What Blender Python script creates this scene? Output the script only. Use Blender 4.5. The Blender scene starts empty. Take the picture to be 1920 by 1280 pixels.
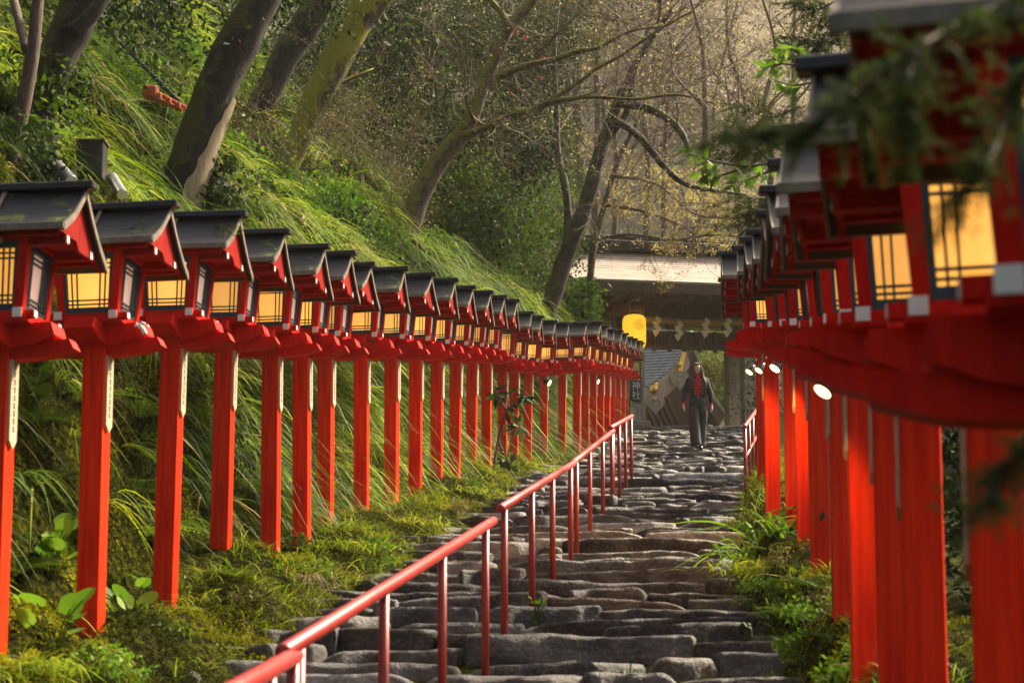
import bpy, bmesh, math, random
import numpy as np
from mathutils import Vector, Matrix, Euler
R = math.radians
random.seed(7); rng = np.random.default_rng(7)
sc = bpy.context.scene
col = sc.collection

# ---------------------------------------------------------------- camera
F = 3733.0; PITCH = R(7.6); HOR = 1400.0
CY = HOR - F*math.tan(PITCH)
camd = bpy.data.cameras.new("camera"); cam = bpy.data.objects.new("camera", camd); col.objects.link(cam)
camd.sensor_width = 36; camd.lens = F/1920*36
cam.rotation_euler = (R(90)+PITCH, 0, 0); cam.location = (0, 0, 0)
camd.shift_y = (CY-640)/1920
camd.clip_start = .05; camd.clip_end = 900
camd.dof.use_dof = True; camd.dof.focus_distance = 27; camd.dof.aperture_fstop = 5.0
sc.camera = cam

# ---------------------------------------------------------------- light
SUN_EL, SUN_AZ = R(44), R(52)
w = bpy.data.worlds.new("World"); sc.world = w; w.use_nodes = True
nt = w.node_tree; bg = nt.nodes["Background"]
sky = nt.nodes.new("ShaderNodeTexSky"); sky.sky_type = 'NISHITA'; sky.sun_disc = False
sky.sun_elevation = SUN_EL; sky.sun_rotation = SUN_AZ; sky.air_density = 1.0; sky.dust_density = 6.0; sky.ozone_density = .6
mx = nt.nodes.new('ShaderNodeMix'); mx.data_type = 'RGBA'; mx.blend_type = 'MULTIPLY'; mx.inputs[0].default_value = 1; mx.inputs[7].default_value = (1, .90, .76, 1)
nt.links.new(sky.outputs[0], mx.inputs[6]); nt.links.new(mx.outputs[2], bg.inputs[0]); bg.inputs[1].default_value = .115
sl = bpy.data.lights.new("sun", 'SUN'); so = bpy.data.objects.new("sun", sl); col.objects.link(so)
sl.energy = 5.0; sl.angle = R(11); sl.color = (1, .86, .66)
sd = Vector((math.sin(SUN_AZ)*math.cos(SUN_EL), math.cos(SUN_AZ)*math.cos(SUN_EL), math.sin(SUN_EL)))
so.rotation_euler = sd.to_track_quat('Z', 'Y').to_euler(); so.location = (20, 20, 40)
sc.view_settings.view_transform = 'Standard'; sc.view_settings.look = 'None'
sc.view_settings.exposure = 1.25; sc.view_settings.gamma = 1
sc.render.engine = 'CYCLES'
sc.cycles.max_bounces = 6; sc.cycles.diffuse_bounces = 3; sc.cycles.glossy_bounces = 2
sc.cycles.transmission_bounces = 3; sc.cycles.volume_bounces = 0; sc.cycles.transparent_max_bounces = 4
sc.cycles.use_denoising = True
sc.cycles.caustics_reflective = False; sc.cycles.caustics_refractive = False
sc.cycles.sample_clamp_indirect = 4

# ---------------------------------------------------------------- projection helpers
cp, sp = math.cos(PITCH), math.sin(PITCH)
def P(px, py, Y):
    """a world point at depth Y seen at photo pixel px, py"""
    v = (CY-py)/F
    w_ = Y*(v*cp+sp)/(cp-v*sp)
    d = Y*cp+w_*sp
    return Vector(((px-960)*d/F, Y, w_))
def proj(x, y, z):
    d = y*cp+z*sp; u = -y*sp+z*cp
    return 960+F*x/d, CY-F*u/d

# ---------------------------------------------------------------- naming
def tag(o, label=None, cat=None, group=None, kind=None):
    if label: o['label'] = label
    if cat: o['category'] = cat
    if group: o['group'] = group
    if kind: o['kind'] = kind
    return o
def empty(name, loc, label, cat, group=None, rz=0):
    o = bpy.data.objects.new(name, None); col.objects.link(o); o.location = loc
    o.rotation_euler = (0, 0, rz); o.empty_display_size = .1
    return tag(o, label, cat, group)
def copy_tree(o, parent=None):
    c = o.copy(); col.objects.link(c); c.parent = parent
    for ch in list(o.children): copy_tree(ch, c)
    return c

# ---------------------------------------------------------------- numpy value noise
def _h(ix, iy, iz, s):
    n = (ix*73856093) ^ (iy*19349663) ^ (iz*83492791) ^ (s*2654435761)
    n &= 0xffffffff
    n = ((n ^ (n >> 13))*1274126177) & 0xffffffff
    n = ((n ^ (n >> 16))*2246822519) & 0xffffffff
    return ((n ^ (n >> 15)) & 0xffff)/65535.0*2-1
def noise(p, freq=1.0, octv=3, seed=0, gain=.5):
    p = np.asarray(p, float).reshape(-1, 3)*freq
    out = np.zeros(len(p)); a = 1.0
    for k in range(octv):
        i = np.floor(p).astype(np.int64); f = p-i; f = f*f*(3-2*f)
        x, y, z = i.T; fx, fy, fz = f.T
        def L(a_, b_, t): return a_+(b_-a_)*t
        s = seed+k*17
        v = L(L(L(_h(x,y,z,s),_h(x+1,y,z,s),fx), L(_h(x,y+1,z,s),_h(x+1,y+1,z,s),fx), fy),
              L(L(_h(x,y,z+1,s),_h(x+1,y,z+1,s),fx), L(_h(x,y+1,z+1,s),_h(x+1,y+1,z+1,s),fx), fy), fz)
        out += a*v; a *= gain; p = p*2.03+11.7
    return out

# ---------------------------------------------------------------- mesh builders
def fast_mesh(name, verts, faces_list, mat, parent=None, tone=None, smooth=True):
    """faces_list: list of (M,k) int arrays"""
    me = bpy.data.meshes.new(name)
    verts = np.asarray(verts, np.float32).reshape(-1, 3)
    me.vertices.add(len(verts)); me.vertices.foreach_set('co', verts.ravel())
    loops = []; starts = []; n = 0
    for f in faces_list:
        f = np.asarray(f, np.int32)
        if len(f) == 0: continue
        k = f.shape[1]; loops.append(f.ravel()); starts.append(n+np.arange(len(f))*k); n += f.size
    loops = np.concatenate(loops); starts = np.concatenate(starts)
    me.loops.add(len(loops)); me.loops.foreach_set('vertex_index', loops)
    me.polygons.add(len(starts)); me.polygons.foreach_set('loop_start', starts.astype(np.int32))
    me.update(calc_edges=True)
    if smooth: me.polygons.foreach_set('use_smooth', np.ones(len(starts), bool))
    if tone is not None:
        at = me.attributes.new('tone', 'FLOAT', 'POINT'); at.data.foreach_set('value', np.asarray(tone, np.float32))
    me.materials.append(mat)
    o = bpy.data.objects.new(name, me); col.objects.link(o); o.parent = parent
    return o

class MB:
    def __init__(s): s.v = []; s.f = []; s.t = []; s.tone = 0.5
    def add(s, vs, fs):
        b = len(s.v); s.v += [tuple(v) for v in vs]; s.f += [tuple(b+i for i in f) for f in fs]
        s.t += [s.tone]*len(vs); return s
    def box(s, c, size, rot=None, bev=.004, shear=None):
        hx, hy, hz = [a/2 for a in size]; b = min(bev, hx*.45, hy*.45, hz*.45)
        vs = []; idx = {}
        for sx in (-1, 1):
            for sy in (-1, 1):
                for sz in (-1, 1):
                    for ax in range(3):
                        p = [sx*(hx-b), sy*(hy-b), sz*(hz-b)]
                        p[ax] = (sx*hx, sy*hy, sz*hz)[ax]
                        idx[(sx, sy, sz, ax)] = len(vs); vs.append(Vector(p))
        fs = []
        for ax in range(3):
            o1, o2 = [(1, 2), (2, 0), (0, 1)][ax]
            for sg in (-1, 1):
                q = []
                for a, b_ in ((-1, -1), (1, -1), (1, 1), (-1, 1)):
                    k = [0, 0, 0]; k[ax] = sg; k[o1] = a; k[o2] = b_; q.append(idx[(*k, ax)])
                fs.append(q if sg > 0 else q[::-1])
        for ax in range(3):          # edges running along ax
            o1, o2 = [(1, 2), (2, 0), (0, 1)][ax]
            for a in (-1, 1):
                for b_ in (-1, 1):
                    k1 = [0, 0, 0]; k1[ax] = -1; k1[o1] = a; k1[o2] = b_; k2 = list(k1); k2[ax] = 1
                    q = [idx[(*k1, o1)], idx[(*k2, o1)], idx[(*k2, o2)], idx[(*k1, o2)]]
                    fs.append(q if a*b_ < 0 else q[::-1])
        for sx in (-1, 1):
            for sy in (-1, 1):
                for sz in (-1, 1):
                    q = [idx[(sx, sy, sz, 0)], idx[(sx, sy, sz, 1)], idx[(sx, sy, sz, 2)]]
                    fs.append(q if sx*sy*sz > 0 else q[::-1])
        M = rot.to_matrix() if rot is not None and not isinstance(rot, Matrix) else rot
        c = Vector(c)
        out = [((M @ v) if M is not None else v)+c for v in vs]
        return s.add(out, fs)
    def hexa(s, p):   # 8 corners: bottom 4 (ccw) then top 4
        return s.add(p, [(3,2,1,0),(4,5,6,7),(0,1,5,4),(1,2,6,5),(2,3,7,6),(3,0,4,7)])
    def prism(s, poly, a0, a1, axis='x'):
        """poly in the plane perpendicular to axis; ('x': (y,z)), ('y': (x,z)), ('z': (x,y))"""
        n = len(poly)
        def mk(p, a):
            return {'x': (a, p[0], p[1]), 'y': (p[0], a, p[1]), 'z': (p[0], p[1], a)}[axis]
        vs = [mk(p, a0) for p in poly]+[mk(p, a1) for p in poly]
        fs = [tuple(range(n))[::-1], tuple(range(n, 2*n))]+[(i, (i+1) % n, n+(i+1) % n, n+i) for i in range(n)]
        return s.add(vs, fs)
    def tube(s, pts, rad, sides=8, cap=True, flat=1.0, jit=0, seed=0):
        pts = [Vector(p) for p in pts]; n = len(pts)
        if not hasattr(rad, '__len__'): rad = [rad]*n
        T = [(pts[min(i+1, n-1)]-pts[max(i-1, 0)]).normalized() for i in range(n)]
        u = T[0].orthogonal().normalized(); rings = []
        for i in range(n):
            u = (u-T[i]*u.dot(T[i]));
            u = u.normalized() if u.length > 1e-6 else T[i].orthogonal().normalized()
            v = T[i].cross(u)
            for k in range(sides):
                a = 2*math.pi*k/sides
                rings.append(pts[i]+u*(math.cos(a)*rad[i])+v*(math.sin(a)*rad[i]*flat))
        if jit:
            A = np.array([tuple(q) for q in rings]); nz = noise(A, 1/max(.12, rad[0]*1.2), 3, seed)
            for i in range(n):
                for k in range(sides):
                    j = i*sides+k; rings[j] = pts[i]+(rings[j]-pts[i])*(1+jit*nz[j])
        fs = [(i*sides+k, i*sides+(k+1) % sides, (i+1)*sides+(k+1) % sides, (i+1)*sides+k) for i in range(n-1) for k in range(sides)]
        if cap: fs += [tuple(range(sides))[::-1], tuple(range((n-1)*sides, n*sides))]
        return s.add(rings, fs)
    def loft(s, rings, cap=True):
        n = len(rings[0]); vs = [v for r in rings for v in r]
        fs = [(i*n+k, i*n+(k+1) % n, (i+1)*n+(k+1) % n, (i+1)*n+k) for i in range(len(rings)-1) for k in range(n)]
        if cap: fs += [tuple(range(n))[::-1], tuple(range((len(rings)-1)*n, len(rings)*n))]
        return s.add(vs, fs)
    def ell(s, c, r, seg=14, ring=9, rot=None):
        vs = []; c = Vector(c); M = rot.to_matrix() if rot else None
        for i in range(ring+1):
            t = math.pi*i/ring
            for k in range(seg):
                a = 2*math.pi*k/seg
                q = Vector((r[0]*math.sin(t)*math.cos(a), r[1]*math.sin(t)*math.sin(a), r[2]*math.cos(t)))
                vs.append((M @ q if M else q)+c)
        fs = [(i*seg+k, (i+1)*seg+k, (i+1)*seg+(k+1) % seg, i*seg+(k+1) % seg) for i in range(ring) for k in range(seg)]
        return s.add(vs, fs)
    def build(s, name, mat, parent=None, smooth=False, loc=None):
        me = bpy.data.meshes.new(name); me.from_pydata([tuple(v) for v in s.v], [], s.f)
        me.materials.append(mat)
        at = me.attributes.new('tone', 'FLOAT', 'POINT'); at.data.foreach_set('value', np.asarray(s.t, np.float32))
        if smooth: me.polygons.foreach_set('use_smooth', np.ones(len(me.polygons), bool))
        o = bpy.data.objects.new(name, me); col.objects.link(o); o.parent = parent
        if loc is not None: o.location = loc
        return o

def sm(pts, n=4):
    """Catmull-Rom through rows of any dimension"""
    A = np.array([list(p) for p in pts], float)
    if len(A) < 3: return A
    A2 = np.vstack([2*A[0]-A[1], A, 2*A[-1]-A[-2]]); out = []
    for i in range(1, len(A2)-2):
        p0, p1, p2, p3 = A2[i-1:i+3]
        for k in range(n):
            t = k/n
            out.append(.5*((2*p1)+(-p0+p2)*t+(2*p0-5*p1+4*p2-p3)*t*t+(-p0+3*p1-3*p2+p3)*t**3))
    out.append(A[-1]); return np.array(out)

# ---------------------------------------------------------------- materials
def newmat(name):
    m = bpy.data.materials.new(name); m.use_nodes = True; n = m.node_tree
    return m, n, n.nodes["Principled BSDF"]
def ramp(n, src, stops):
    r = n.nodes.new("ShaderNodeValToRGB"); e = r.color_ramp.elements
    while len(e) < len(stops): e.new(.5)
    for k, (p, c) in enumerate(stops): e[k].position = p; e[k].color = (*c, 1)
    n.links.new(src, r.inputs[0]); return r.outputs[0]
def tex(n, kind, scale, coord='Object', stretch=(1, 1, 1), detail=4, out=0, rough=.6):
    tc = n.nodes.new("ShaderNodeTexCoord"); mp = n.nodes.new("ShaderNodeMapping"); mp.inputs['Scale'].default_value = stretch
    n.links.new(tc.outputs[coord], mp.inputs[0])
    t = n.nodes.new(kind); t.inputs['Scale'].default_value = scale
    if 'Detail' in t.inputs: t.inputs['Detail'].default_value = detail
    if 'Roughness' in t.inputs and kind == "ShaderNodeTexNoise": t.inputs['Roughness'].default_value = rough
    n.links.new(mp.outputs[0], t.inputs['Vector']); return t.outputs[out]
def mix(n, fac, a, b, mode='MIX'):
    m = n.nodes.new("ShaderNodeMix"); m.data_type = 'RGBA'; m.blend_type = mode
    for i, s in ((0, fac), (6, a), (7, b)):
        if isinstance(s, (int, float)): m.inputs[i].default_value = s
        elif isinstance(s, tuple): m.inputs[i].default_value = (*s, 1)
        else: n.links.new(s, m.inputs[i])
    return m.outputs[2]
def mathn(n, op, a, b=0.0, clamp=False):
    m = n.nodes.new("ShaderNodeMath"); m.operation = op; m.use_clamp = clamp
    for i, s in ((0, a), (1, b)):
        if isinstance(s, (int, float)): m.inputs[i].default_value = s
        else: n.links.new(s, m.inputs[i])
    return m.outputs[0]
def bump(n, bsdf, h, strength=.4, dist=.01):
    b = n.nodes.new("ShaderNodeBump"); b.inputs['Strength'].default_value = strength; b.inputs['Distance'].default_value = dist
    n.links.new(h, b.inputs['Height']); n.links.new(b.outputs[0], bsdf.inputs['Normal'])
def attr(n, name='tone'):
    a = n.nodes.new("ShaderNodeAttribute"); a.attribute_name = name; return a.outputs['Fac']
def obrand(n):
    return n.nodes.new("ShaderNodeObjectInfo").outputs['Random']
def simple(name, c1, c2, rough=.5, scale=8, stretch=(1, 1, 1), metal=0, bstr=.3, bd=.004, spec=.5, detail=5):
    m, n, b = newmat(name)
    t = tex(n, "ShaderNodeTexNoise", scale, stretch=stretch, detail=detail)
    n.links.new(ramp(n, t, [(.3, c1), (.7, c2)]), b.inputs['Base Color'])
    b.inputs['Roughness'].default_value = rough; b.inputs['Metallic'].default_value = metal
    b.inputs['Specular IOR Level'].default_value = spec
    if bstr: bump(n, b, t, bstr, bd)
    return m
def leafmat(name, stops, trans=.35, rough=.45, spec=.4):
    m, n, b = newmat(name)
    c = ramp(n, attr(n), stops)
    n.links.new(c, b.inputs['Base Color']); b.inputs['Roughness'].default_value = rough
    b.inputs['Specular IOR Level'].default_value = spec
    tr = n.nodes.new("ShaderNodeBsdfTranslucent"); n.links.new(c, tr.inputs[0])
    ms = n.nodes.new("ShaderNodeMixShader"); ms.inputs[0].default_value = trans
    n.links.new(b.outputs[0], ms.inputs[1]); n.links.new(tr.outputs[0], ms.inputs[2])
    n.links.new(ms.outputs[0], n.nodes["Material Output"].inputs[0]); return m

M = {}
def mk_red(name, c1, c2, foot=False):
    m, n, b = newmat(name)
    g = tex(n, "ShaderNodeTexNoise", 6, stretch=(6, 6, .7), detail=6)
    big = tex(n, "ShaderNodeTexNoise", 2.2, stretch=(1, 1, .6), detail=3)
    base = ramp(n, g, [(.3, c1), (.62, c2)])
    orr = ramp(n, obrand(n), [(0, (.82, .82, .82)), (1, (1.12, 1.12, 1.12))])
    base = mix(n, 1.0, base, orr, 'MULTIPLY')
    # dark weathering stains with a shape of their own
    st = ramp(n, big, [(.56, (0, 0, 0)), (.72, (1, 1, 1))])
    base = mix(n, mathn(n, 'MULTIPLY', st, .45), base, (.16, .012, .006))
    if foot:      # mud splashes and damp stains climbing the foot of the post
        tc = n.nodes.new("ShaderNodeTexCoord"); sx = n.nodes.new("ShaderNodeSeparateXYZ"); n.links.new(tc.outputs['Object'], sx.inputs[0])
        sp_ = tex(n, "ShaderNodeTexNoise", 9, stretch=(1, 1, 1.6), detail=7, rough=.7)
        k = mathn(n, 'ADD', mathn(n, 'MULTIPLY', mathn(n, 'ADD', sx.outputs[2], .78), -4.2), mathn(n, 'MULTIPLY', mathn(n, 'SUBTRACT', sp_, .5), 3.2))
        base = mix(n, mathn(n, 'MULTIPLY', mathn(n, 'ADD', k, 0, True), .7, True), base, (.085, .014, .006))
        chip = ramp(n, tex(n, "ShaderNodeTexNoise", 26, stretch=(1, 1, .5), detail=4), [(.70, (0, 0, 0)), (.74, (1, 1, 1))])
        base = mix(n, mathn(n, 'MULTIPLY', chip, .5), base, (.20, .05, .02))
    n.links.new(base, b.inputs['Base Color']); b.inputs['Roughness'].default_value = .5
    b.inputs['Specular IOR Level'].default_value = .10
    bump(n, b, g, .5, .005); return m
M['red'] = mk_red('vermilion_paint', (.46, .004, .001), (.66, .009, .0015))
M['redpost'] = mk_red('vermilion_post_paint', (.58, .007, .001), (.86, .042, .003), True)
M['red_shade'] = mk_red('shaded_vermilion_paint', (.20, .003, .0015), (.34, .006, .002))  # darker copy of the vermilion: gable and purlin shade is put into the colour
M['rail'] = simple('red_rail_paint', (.30, .012, .010), (.46, .030, .022), .38, 14, bstr=.15, bd=.002)
M['white'] = simple('white_paint', (.74, .72, .68), (.85, .83, .8), .6, 20)
M['board'] = simple('pale_board', (.42, .30, .17), (.62, .5, .34), .7, 30, (8, 8, 1))
M['ink'] = simple('ink', (.012, .011, .01), (.03, .028, .025), .6, 20, bstr=0)
M['lattice'] = simple('blue_grey_lattice', (.012, .030, .045), (.028, .060, .085), .5, 20)
def mk_paper():
    m, n, b = newmat('lantern_paper')
    t = tex(n, "ShaderNodeTexNoise", 5, detail=2)
    c = ramp(n, t, [(.3, (.92, .36, .04)), (.7, (1.0, .48, .085))])
    b.inputs['Base Color'].default_value = (.42, .32, .24, 1); b.inputs['Roughness'].default_value = .3
    r = mathn(n, 'ADD', mathn(n, 'MULTIPLY', obrand(n), .36), .30)
    n.links.new(c, b.inputs['Emission Color']); n.links.new(r, b.inputs['Emission Strength']); return m
M['paper'] = mk_paper()
M['daylit_paper'], _n, _b = newmat('daylit_side_paper'); _b.inputs['Base Color'].default_value = (.78, .66, .60, 1); _b.inputs['Roughness'].default_value = .3; _b.inputs['Emission Color'].default_value = (1, .62, .45, 1); _b.inputs['Emission Strength'].default_value = .16  # front paper again, side daylight put into a paler colour and weaker glow
def mk_roof():
    m, n, b = newmat('dark_roof_metal')
    t = tex(n, "ShaderNodeTexNoise", 9, stretch=(1, 5, 1), detail=6)
    c = ramp(n, t, [(.3, (.008, .008, .009)), (.7, (.026, .027, .031))])
    mo = tex(n, "ShaderNodeTexNoise", 7, detail=5)
    th = mathn(n, 'ADD', mo, mathn(n, 'MULTIPLY', mathn(n, 'SUBTRACT', obrand(n), .75), .22))
    geo = n.nodes.new("ShaderNodeNewGeometry"); sx = n.nodes.new("ShaderNodeSeparateXYZ"); n.links.new(geo.outputs['Normal'], sx.inputs[0])
    f = mathn(n, 'MULTIPLY', mathn(n, 'MULTIPLY', mathn(n, 'SUBTRACT', th, .57), 14, True), mathn(n, 'MULTIPLY', sx.outputs[2], 1.2, True))
    n.links.new(mix(n, f, c, (.09, .13, .012)), b.inputs['Base Color'])
    n.links.new(mathn(n, 'ADD', mathn(n, 'MULTIPLY', t, .35), .2), b.inputs['Roughness']); b.inputs['Metallic'].default_value = 0; b.inputs['Specular IOR Level'].default_value = .35
    bump(n, b, mathn(n, 'ADD', t, mathn(n, 'MULTIPLY', f, 2)), .5, .006); return m
M['roof'] = mk_roof()
M['trim'] = simple('pale_copper_trim', (.10, .085, .065), (.24, .20, .15), .6, 14)
M['darkwood'] = simple('dark_timber', (.05, .030, .017), (.16, .10, .055), .65, 7, (5, 5, .6), bstr=.5)
M['greywood'] = simple('weathered_timber', (.18, .14, .11), (.56, .49, .41), .75, 5, (4, 4, .35), bstr=.6, bd=.01)
M['stonelight'] = simple('pale_granite', (.2, .19, .17), (.34, .32, .29), .8, 9)
M['rope'] = simple('straw_rope', (.28, .17, .05), (.5, .36, .13), .8, 40)
M['shide'] = simple('paper_streamer', (.86, .74, .48), (.92, .84, .62), .8, 10, bstr=0)
M['gold'] = simple('gilt_metal', (.75, .45, .08), (.9, .6, .15), .3, 20, metal=.8)
M['black'] = simple('black_lacquer', (.012, .012, .013), (.03, .03, .03), .35, 12)
M['silver'] = simple('grey_metal', (.35, .36, .37), (.5, .5, .5), .35, 12, metal=.7)
M['orange'] = simple('rusty_orange_paint', (.35, .06, .015), (.55, .11, .02), .5, 25)
# ================================================================ layout data (photo pixels, metres)
LX = [0, 184, 320, 421, 513, 571, 614, 681, 736, 780, 820, 853, 884, 912, 942, 963, 988, 1019, 1053, 1080, 1097, 1112, 1125, 1137, 1148, 1158, 1166, 1172]
LY = [9.45, 10.9, 12.2, 13.8, 15.0, 15.8, 17.4, 18.3, 19.6, 20.5, 22.1, 23.4, 25, 26.2, 27.8, 29.4, 30.8, 31.9, 33.1, 34.2, 35.4, 37, 38.4, 39.8, 41.2, 42.6, 44.0, 45.4]
LB = [1300, 1215, 1137, 1078, 1072, 1050, 1026, 987, 968, 950, 926, 918, 896, 892, 889, 889, 886, 869, 860, 853, 846, 842, 836, 829, 820, 812, 805, 798]   # base pixel row
LR = [589, 592, 587, 598, 615, 621, 627, 629, 633, 636, 642, 645, 648, 651, 668, 671, 676, 678, 675, 672, 677, 680, 681, 684, 688, 690, 692, 694]     # rail pixel row
LEFT = []
for a, y, b_, r_ in zip(LX, LY, LB, LR):
    LEFT.append((P(a, 655, y).x, y, P(a, b_, y).z, P(a, r_, y-.18).z-.022))
aY = np.array([l[1] for l in LEFT]); aX = np.array([l[0] for l in LEFT]); aZ = np.array([l[2] for l in LEFT])
aY = np.r_[0, aY, 60, 120]; aX = np.r_[aX[0]-.17*9.45*0-.95, aX, aX[-1]+.6, aX[-1]+4]; 
ZS = ([0, 11.3, 21.9, 36.6, 47.2, 48.0, 60, 200], [-1.72, .50, 2.70, 5.46, 7.66, 7.80, 7.9, 9])
def zs(Y): return np.interp(Y, *ZS)
aZ = np.r_[zs(0)+.2, aZ, zs(60)+.1, zs(120)+.1]
def XL(Y): return np.interp(Y, [0, 8, 11, 15, 22, 28, 33, 46, 49, 60, 200], [-2.4, -1.95, -1.62, -1.05, -.2, .35, 1.05, 2.65, 2.9, 3.2, 8])
def XR(Y): return np.interp(Y, [0, 6, 9.5, 11, 15, 18, 22, 26, 36, 48, 60, 200], [.9, 1.0, 1.40, 1.52, 1.68, 2.02, 2.5, 3.1, 4.25, 5.75, 12, 30])
def G(X, Y):
    X = np.asarray(X, float); Y = np.asarray(Y, float)
    xl, xr, z0 = XL(Y), XR(Y), zs(Y); xp = np.interp(Y, aY, aX); zp = np.interp(Y, aY, aZ)
    xp = np.minimum(xp, xl-.25)
    pts = np.stack([X, Y, X*0], -1).reshape(-1, 3)
    n1 = noise(pts, 1.5, 5, 3, .6).reshape(X.shape); n2 = noise(pts, .35, 3, 9).reshape(X.shape)
    t = np.clip((xl-X)/np.maximum(xl-xp-.05, .05), 0, 1)
    z = z0-.13+(zp-z0+.22)*np.clip(t*1.25+.15*(t > 0), 0, 1)
    s = np.maximum(xp-.18-X, 0)
    h = 1.85*(1-np.exp(-(s/.55)**1.6))+.80*np.maximum(s-.5, 0)
    h = np.where(s > 14, 1.85+.8*13.5+.45*(s-14), h)
    z = np.where(X < xl, z+h+n1*(.14+.18*np.clip(s, 0, 1.2))*(t > .2)+n2*1.3*np.clip(s-.8, 0, 2)/2, z)
    d = np.maximum(X-xr, 0)
    zr = z0-.13+.36*np.clip(d*4, 0, 1)+.12*np.clip(d, 0, 1)-.30*np.maximum(d-1.6, 0)+.55*np.maximum(d-7, 0)
    zr = zr+n1*.09*np.clip(d*3, 0, 1)
    z = np.where(X > xr, zr, z)
    z = np.where((X >= xl) & (X <= xr), z0-.13, z)
    return z
def hit_ground(px, py, y0=7.0, y1=70.0):
    """depth at which the sight line through a photo pixel meets the ground"""
    ys = np.arange(y0, y1, .1); q = np.array([tuple(P(px, py, y)) for y in ys])
    d = q[:, 2]-G(q[:, 0], q[:, 1]); k = np.where(d < 0)[0]
    return float(ys[k[0]]) if len(k) else y1
def build_ground():
    ys = np.r_[np.arange(-6, 3, .6), np.arange(3, 26, .13), np.arange(26, 52, .28), np.arange(52, 80, 1.0), np.arange(80, 175, 6)]
    o = np.r_[-np.geomspace(110, 7, 26), np.arange(-6.9, -3.1, .12), np.arange(-3.1, 4.5, .085), np.geomspace(4.5, 110, 24)]
    YY, OO = np.meshgrid(ys, o, indexing='ij'); XX = OO+.094*YY
    ZZ = G(XX, YY)
    n = len(o); idx = np.arange(len(ys)*n).reshape(len(ys), n)
    f = np.stack([idx[:-1, :-1], idx[:-1, 1:], idx[1:, 1:], idx[1:, :-1]], -1).reshape(-1, 4)
    m, nn, b = newmat('mossy_soil')
    t = tex(nn, "ShaderNodeTexNoise", 2.6, detail=9, rough=.7); t2 = tex(nn, "ShaderNodeTexNoise", 22, detail=6)
    c = ramp(nn, t, [(.32, (.004, .003, .002)), (.48, (.010, .008, .004)), (.55, (.020, .025, .004)), (.70, (.05, .055, .006))])
    c = mix(nn, mathn(nn, 'MULTIPLY', t2, .8), c, (.02, .02, .008), 'MULTIPLY')
    t3 = tex(nn, "ShaderNodeTexNoise", 55, detail=4)
    c = mix(nn, .65, c, ramp(nn, mathn(nn, 'ADD', mathn(nn, 'MULTIPLY', t2, .6), mathn(nn, 'MULTIPLY', t3, .4)), [(.40, (.002, .002, .001)), (.50, (.022, .025, .003)), (.60, (.11, .115, .006))]))
    nn.links.new(c, b.inputs['Base Color']); b.inputs['Roughness'].default_value = 1; b.inputs['Specular IOR Level'].default_value = .03
    bump(nn, b, mathn(nn, 'ADD', t2, mathn(nn, 'MULTIPLY', t3, .3)), 1.0, .06)
    g = fast_mesh('ground', np.stack([XX, YY, ZZ], -1), [f], m); tag(g, kind='structure', label='mossy hillside and earth banks beside the stone stairway')
build_ground()

# distant hillside across the valley, closing the view
def build_hills():
    m, n, b = newmat('far_wooded_slope')
    t = tex(n, "ShaderNodeTexNoise", .22, stretch=(1, 1, .6), detail=10, rough=.7); t2 = tex(n, "ShaderNodeTexNoise", 1.6, stretch=(1, 1, .35), detail=8)
    c = ramp(n, t, [(.3, (.16, .14, .08)), (.5, (.36, .29, .18)), (.7, (.50, .42, .27))])
    n.links.new(mix(n, .5, c, ramp(n, t2, [(.35, (.10, .08, .05)), (.65, (.42, .35, .22))])), b.inputs['Base Color'])
    b.inputs['Roughness'].default_value = 1; bump(n, b, t2, 1, .6)
    xs = np.linspace(-120, 160, 90); vs_ = np.linspace(0, 1, 40)
    V, X = np.meshgrid(vs_, xs, indexing='ij')
    Y = 92+V*95+3*noise(np.stack([X, V*50, X*0], -1), .06, 4, 5).reshape(X.shape)
    Z = 4+V*105+5*noise(np.stack([X, V*60, X*0+4], -1), .07, 4, 8).reshape(X.shape)
    n_ = len(xs); idx = np.arange(V.size).reshape(V.shape)
    f = np.stack([idx[:-1, :-1], idx[:-1, 1:], idx[1:, 1:], idx[1:, :-1]], -1).reshape(-1, 4)
    h = fast_mesh('hills', np.stack([X, Y, Z], -1), [f], m); tag(h, kind='structure', label='hazy brown wooded slope far behind the gate')
build_hills()

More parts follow.
